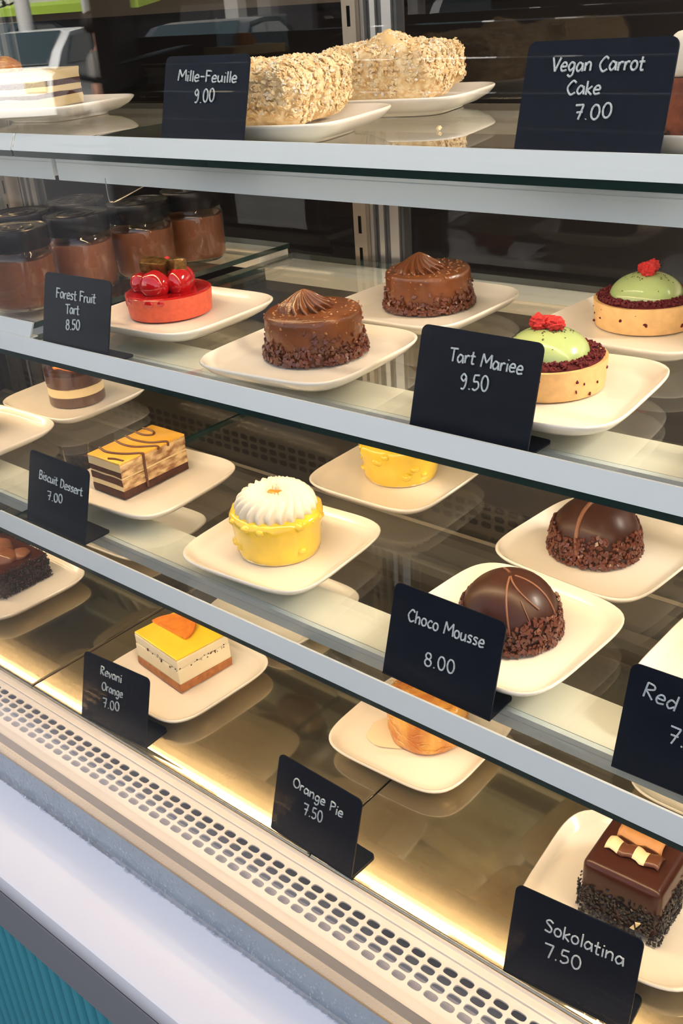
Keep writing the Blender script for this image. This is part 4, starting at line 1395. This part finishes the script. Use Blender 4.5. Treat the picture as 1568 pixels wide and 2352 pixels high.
mb = MB()
root = thing('shop_building', 'pale building with dark shopfront and lime awning across the street', 'building', at(0, 0, 0))
yb = -20.5
MB().box(-48, 6, yb - 3, yb, 1.98, 9).build('upper_wall', M_BLDG, root, smooth=False)
MB().box(-48, 6, yb - 3, yb - .3, -.15, 1.98).build('shopfront', M_SHOPG, root, smooth=False)
MB().prism([(yb - .3, 1.92), (yb + 1.3, 1.66), (yb + 1.3, 1.88), (yb - .3, 2.02)], -36, -24).build('awning', M_AWN, root, smooth=False)
for i in range(10):
    MB().box(-47 + i * 5, -46.5 + i * 5, yb - .3, yb + .02, -.15, 1.98).build('pier', M_BLDG, root, smooth=False)
for px_dir, D, rr_, nm, lb in (((-.828, .561), 23, .16, 'street_lamp', 'pale street pole left of the white hatchback roof, mirrored'), ((-.797, .604), 24.5, .11, 'street_lamp', 'pale street pole right of the white hatchback, mirrored')):
    x, y = mirror_pt(*px_dir, D)
    o = MB().tube([(0, 0, 0), (0, 0, 6)], [rr_, rr_ * .8], 16).build(nm, M_POLE, None)
    o.location = (x, y, -.10)
    tag(o, lb, 'street pole', 'street poles')
    MB().tube([(0, 0, 6), (0, .4, 6.4), (0, 1.2, 6.5)], .05, 10).build('lamp_arm', M_POLE, o)
    MB().box(-.12, .12, 1.1, 1.7, 6.42, 6.55).build('lamp_head', M_POLE, o, smooth=False)
# tree beyond
x, y = mirror_pt(-.846, .533, 30)
root = thing('street_tree', 'leafy green street tree by the building across the street', 'tree', at(x, y, -.10))
MB().tube([(0, 0, 0), (.1, 0, 1.5), (0, .1, 3)], [.16, .13, .1], 12).build('trunk', M_BARK, root)
mb = MB()
rnd = random.Random(8)
pts = []
for i in range(900):
    d = Vector((rnd.gauss(0, 1), rnd.gauss(0, 1), rnd.gauss(0, .8))).normalized() * rnd.uniform(.6, 1.5)
    pts.append((d + Vector((0, 0, 3.2)), d))
flakes(mb, pts, .10, .20, .06, rnd, tilt=1, poly=5)
mb.build('crown', M_TREE, root, smooth=False)['kind'] = 'stuff'
x, y = mirror_pt(-.842, .540, 24)
root = thing('flower_planter', 'planter of red flowers below the lime awning, mirrored in the glass', 'planter', at(x, y, -.1))
MB().box(-.5, .5, -.2, .2, 0, .6).build('tub', M_BARK, root, smooth=False)
mb = MB()
flakes(mb, [((rnd.uniform(-.5, .5), rnd.uniform(-.2, .2), rnd.uniform(.65, 1.1)), (0, 0, 1)) for i in range(160)], .05, .1, .1, rnd, tilt=1, poly=5)
mb.build('flowers', M_FLOWER, root, smooth=False)['kind'] = 'stuff'

# terrace pillar with plant, and an added dark board screen that keeps the rest of the mirror image dark
x, y = mirror_pt(-.786, .618, 5.0)
o = MB().box(-.07, .07, -.07, .07, 0, 3.4).build('terrace_pillar', M_BARK, None, smooth=False)
o.location = (x, y, 0)
tag(o, 'brown terrace pillar before the added dark screen, mirrored in the glass', 'pillar')
xs = x + .13
root = thing('potted_plant', 'dark leafy potted plant beside the terrace pillar, mirrored in the glass', 'plant', at(*mirror_pt(-.7895, .6137, 4.4), 0))
MB().revolve([(.05, 0), (.14, 0), (.18, .35), (.165, .35), (.05, .32)], 28).build('pot', M_DARK, root)
MB().tube([(0, 0, .3), (.02, 0, .8), (-.01, .02, 1.45)], [.018, .015, .008], 8).build('stem', M_BARK, root)
for i in range(11):
    a, zz = i * 2.4, .75 + .075 * i
    v, f = blob(.15, (1, .36, .05), 16, 8, .1, 1, i, (.17, 0, 0))
    Rm = Matrix.Rotation(a, 3, 'Z') @ Matrix.Rotation(-.35 + .1 * (i % 4), 3, 'Y')
    MB().add([Rm @ Vector(p) + Vector((0, 0, zz)) for p in v], f).build('leaf', M_LEAF, root)
root = thing('added_dark_screen', 'added dark board screen that keeps the reflection in the glass dark', 'screen', at(-3.97, -2.45, 0))
mb = MB()
for i in range(14):
    mb.box(0, 8.2, -.03, 0, .02 + i * .1115, .02 + i * .1115 + .106)
mb.box(1.15, 8.2, -.03, 0, 1.581, 1.687)
mb.box(1.15, 8.2, -.03, 0, 1.692, 1.80)
mb.build('boards', M_SCREEN, root, smooth=False)
for i in range(6):
    MB().box(i * 1.48, i * 1.48 + .07, -.10, -.03, 0, 1.57 if i < 1 else 1.80).build('post', M_BARK, root, smooth=False)

# the passer-by
def person(x, y, rz):
    root = thing('person', 'person in a grey T-shirt standing by the grey car, mirrored in the glass', 'person', at(x, y, -.10, rz))
    def skin(name, verts, edges, radii, m, sub=2):
        me = bpy.data.meshes.new(name)
        me.from_pydata(verts, edges, [])
        me.materials.append(m)
        o = link(bpy.data.objects.new(name, me), root)
        sk = o.modifiers.new('skin', 'SKIN')
        for i, r in enumerate(radii):
            me.skin_vertices[0].data[i].radius = r if isinstance(r, tuple) else (r, r)
        me.skin_vertices[0].data[0].use_root = True
        sb = o.modifiers.new('sub', 'SUBSURF')
        sb.levels = sb.render_levels = sub
        me.polygons.foreach_set('use_smooth', [True] * len(me.polygons))
        return o
    V = [(0, 0, .95), (0, .01, 1.12), (0, .01, 1.30), (0, 0, 1.43), (0, -.01, 1.50), (0, -.03, 1.60), (0, -.02, 1.70)]
    E_ = [(0, 1), (1, 2), (2, 3), (3, 4), (4, 5), (5, 6)]
    Rr = [(.15, .11), (.14, .10), (.165, .11), (.10, .08), .055, (.082, .095), (.07, .085)]
    for sg in (-1, 1):
        b = len(V)
        V += [(sg * .17, 0, 1.40), (sg * .22, .02, 1.12), (sg * .14, -.20, 1.06), (sg * .06, -.26, 1.08), (sg * .02, -.29, 1.09)]
        Rr += [.06, .048, .038, .03, .02]
        E_ += [(3, b), (b, b + 1), (b + 1, b + 2), (b + 2, b + 3), (b + 3, b + 4)]
        h_ = b + 3
        for q in range(5):
            c = len(V)
            V += [(sg * (.03 - .012 * q), -.29, 1.10 - .014 * q), (sg * (.02 - .012 * q), -.325, 1.085 - .012 * q)]
            Rr += [.009, .008]
            E_ += [(h_, c), (c, c + 1)]
        b = len(V)
        V += [(sg * .10, 0, .88), (sg * .11, -.01, .50), (sg * .11, .01, .10), (sg * .12, -.12, .04)]
        Rr += [.095, .062, .045, .04]
        E_ += [(0, b), (b, b + 1), (b + 1, b + 2), (b + 2, b + 3)]
    skin('body', V, E_, Rr, M_SKIN)
    V = [(0, .01, 1.12), (0, .01, .98), (0, .01, 1.30), (0, 0, 1.42), (.18, 0, 1.40), (.215, .015, 1.22), (-.18, 0, 1.40), (-.215, .015, 1.22)]
    skin('t_shirt', V, [(0, 1), (0, 2), (2, 3), (3, 4), (4, 5), (3, 6), (6, 7)], [(.160, .120), (.168, .128), (.182, .125), (.115, .09), .078, .066, .078, .066], M_SHIRT)
    V = [(0, 0, .97), (.10, 0, .88), (.11, -.01, .50), (.11, .01, .10), (-.10, 0, .88), (-.11, -.01, .50), (-.11, .01, .10)]
    skin('trousers', V, [(0, 1), (1, 2), (2, 3), (0, 4), (4, 5), (5, 6)], [(.165, .125), .108, .078, .062, .108, .078, .062], M_TROUS)
    v, f = blob(.10, (.92, 1.05, .95), 20, 14, .08, 2, 1, (0, .015, 1.70))
    MB().add([p for p in v], f).build('hair', M_HAIR, root)
    for sg in (-1, 1):
        v, f = blob(.012, (1, .5, .6), 10, 8, 0, 1, 1, (sg * .033, -.118, 1.645))
        MB().add(v, f).build('eye', M_CURLW, root)
    v, f = blob(.018, (.7, 1, 1.1), 10, 8, 0, 1, 1, (0, -.128, 1.615))
    MB().add(v, f).build('nose', M_SKIN, root)
x, y = mirror_pt(-.7945, .6075, 9.8)
person(x, y, .9)
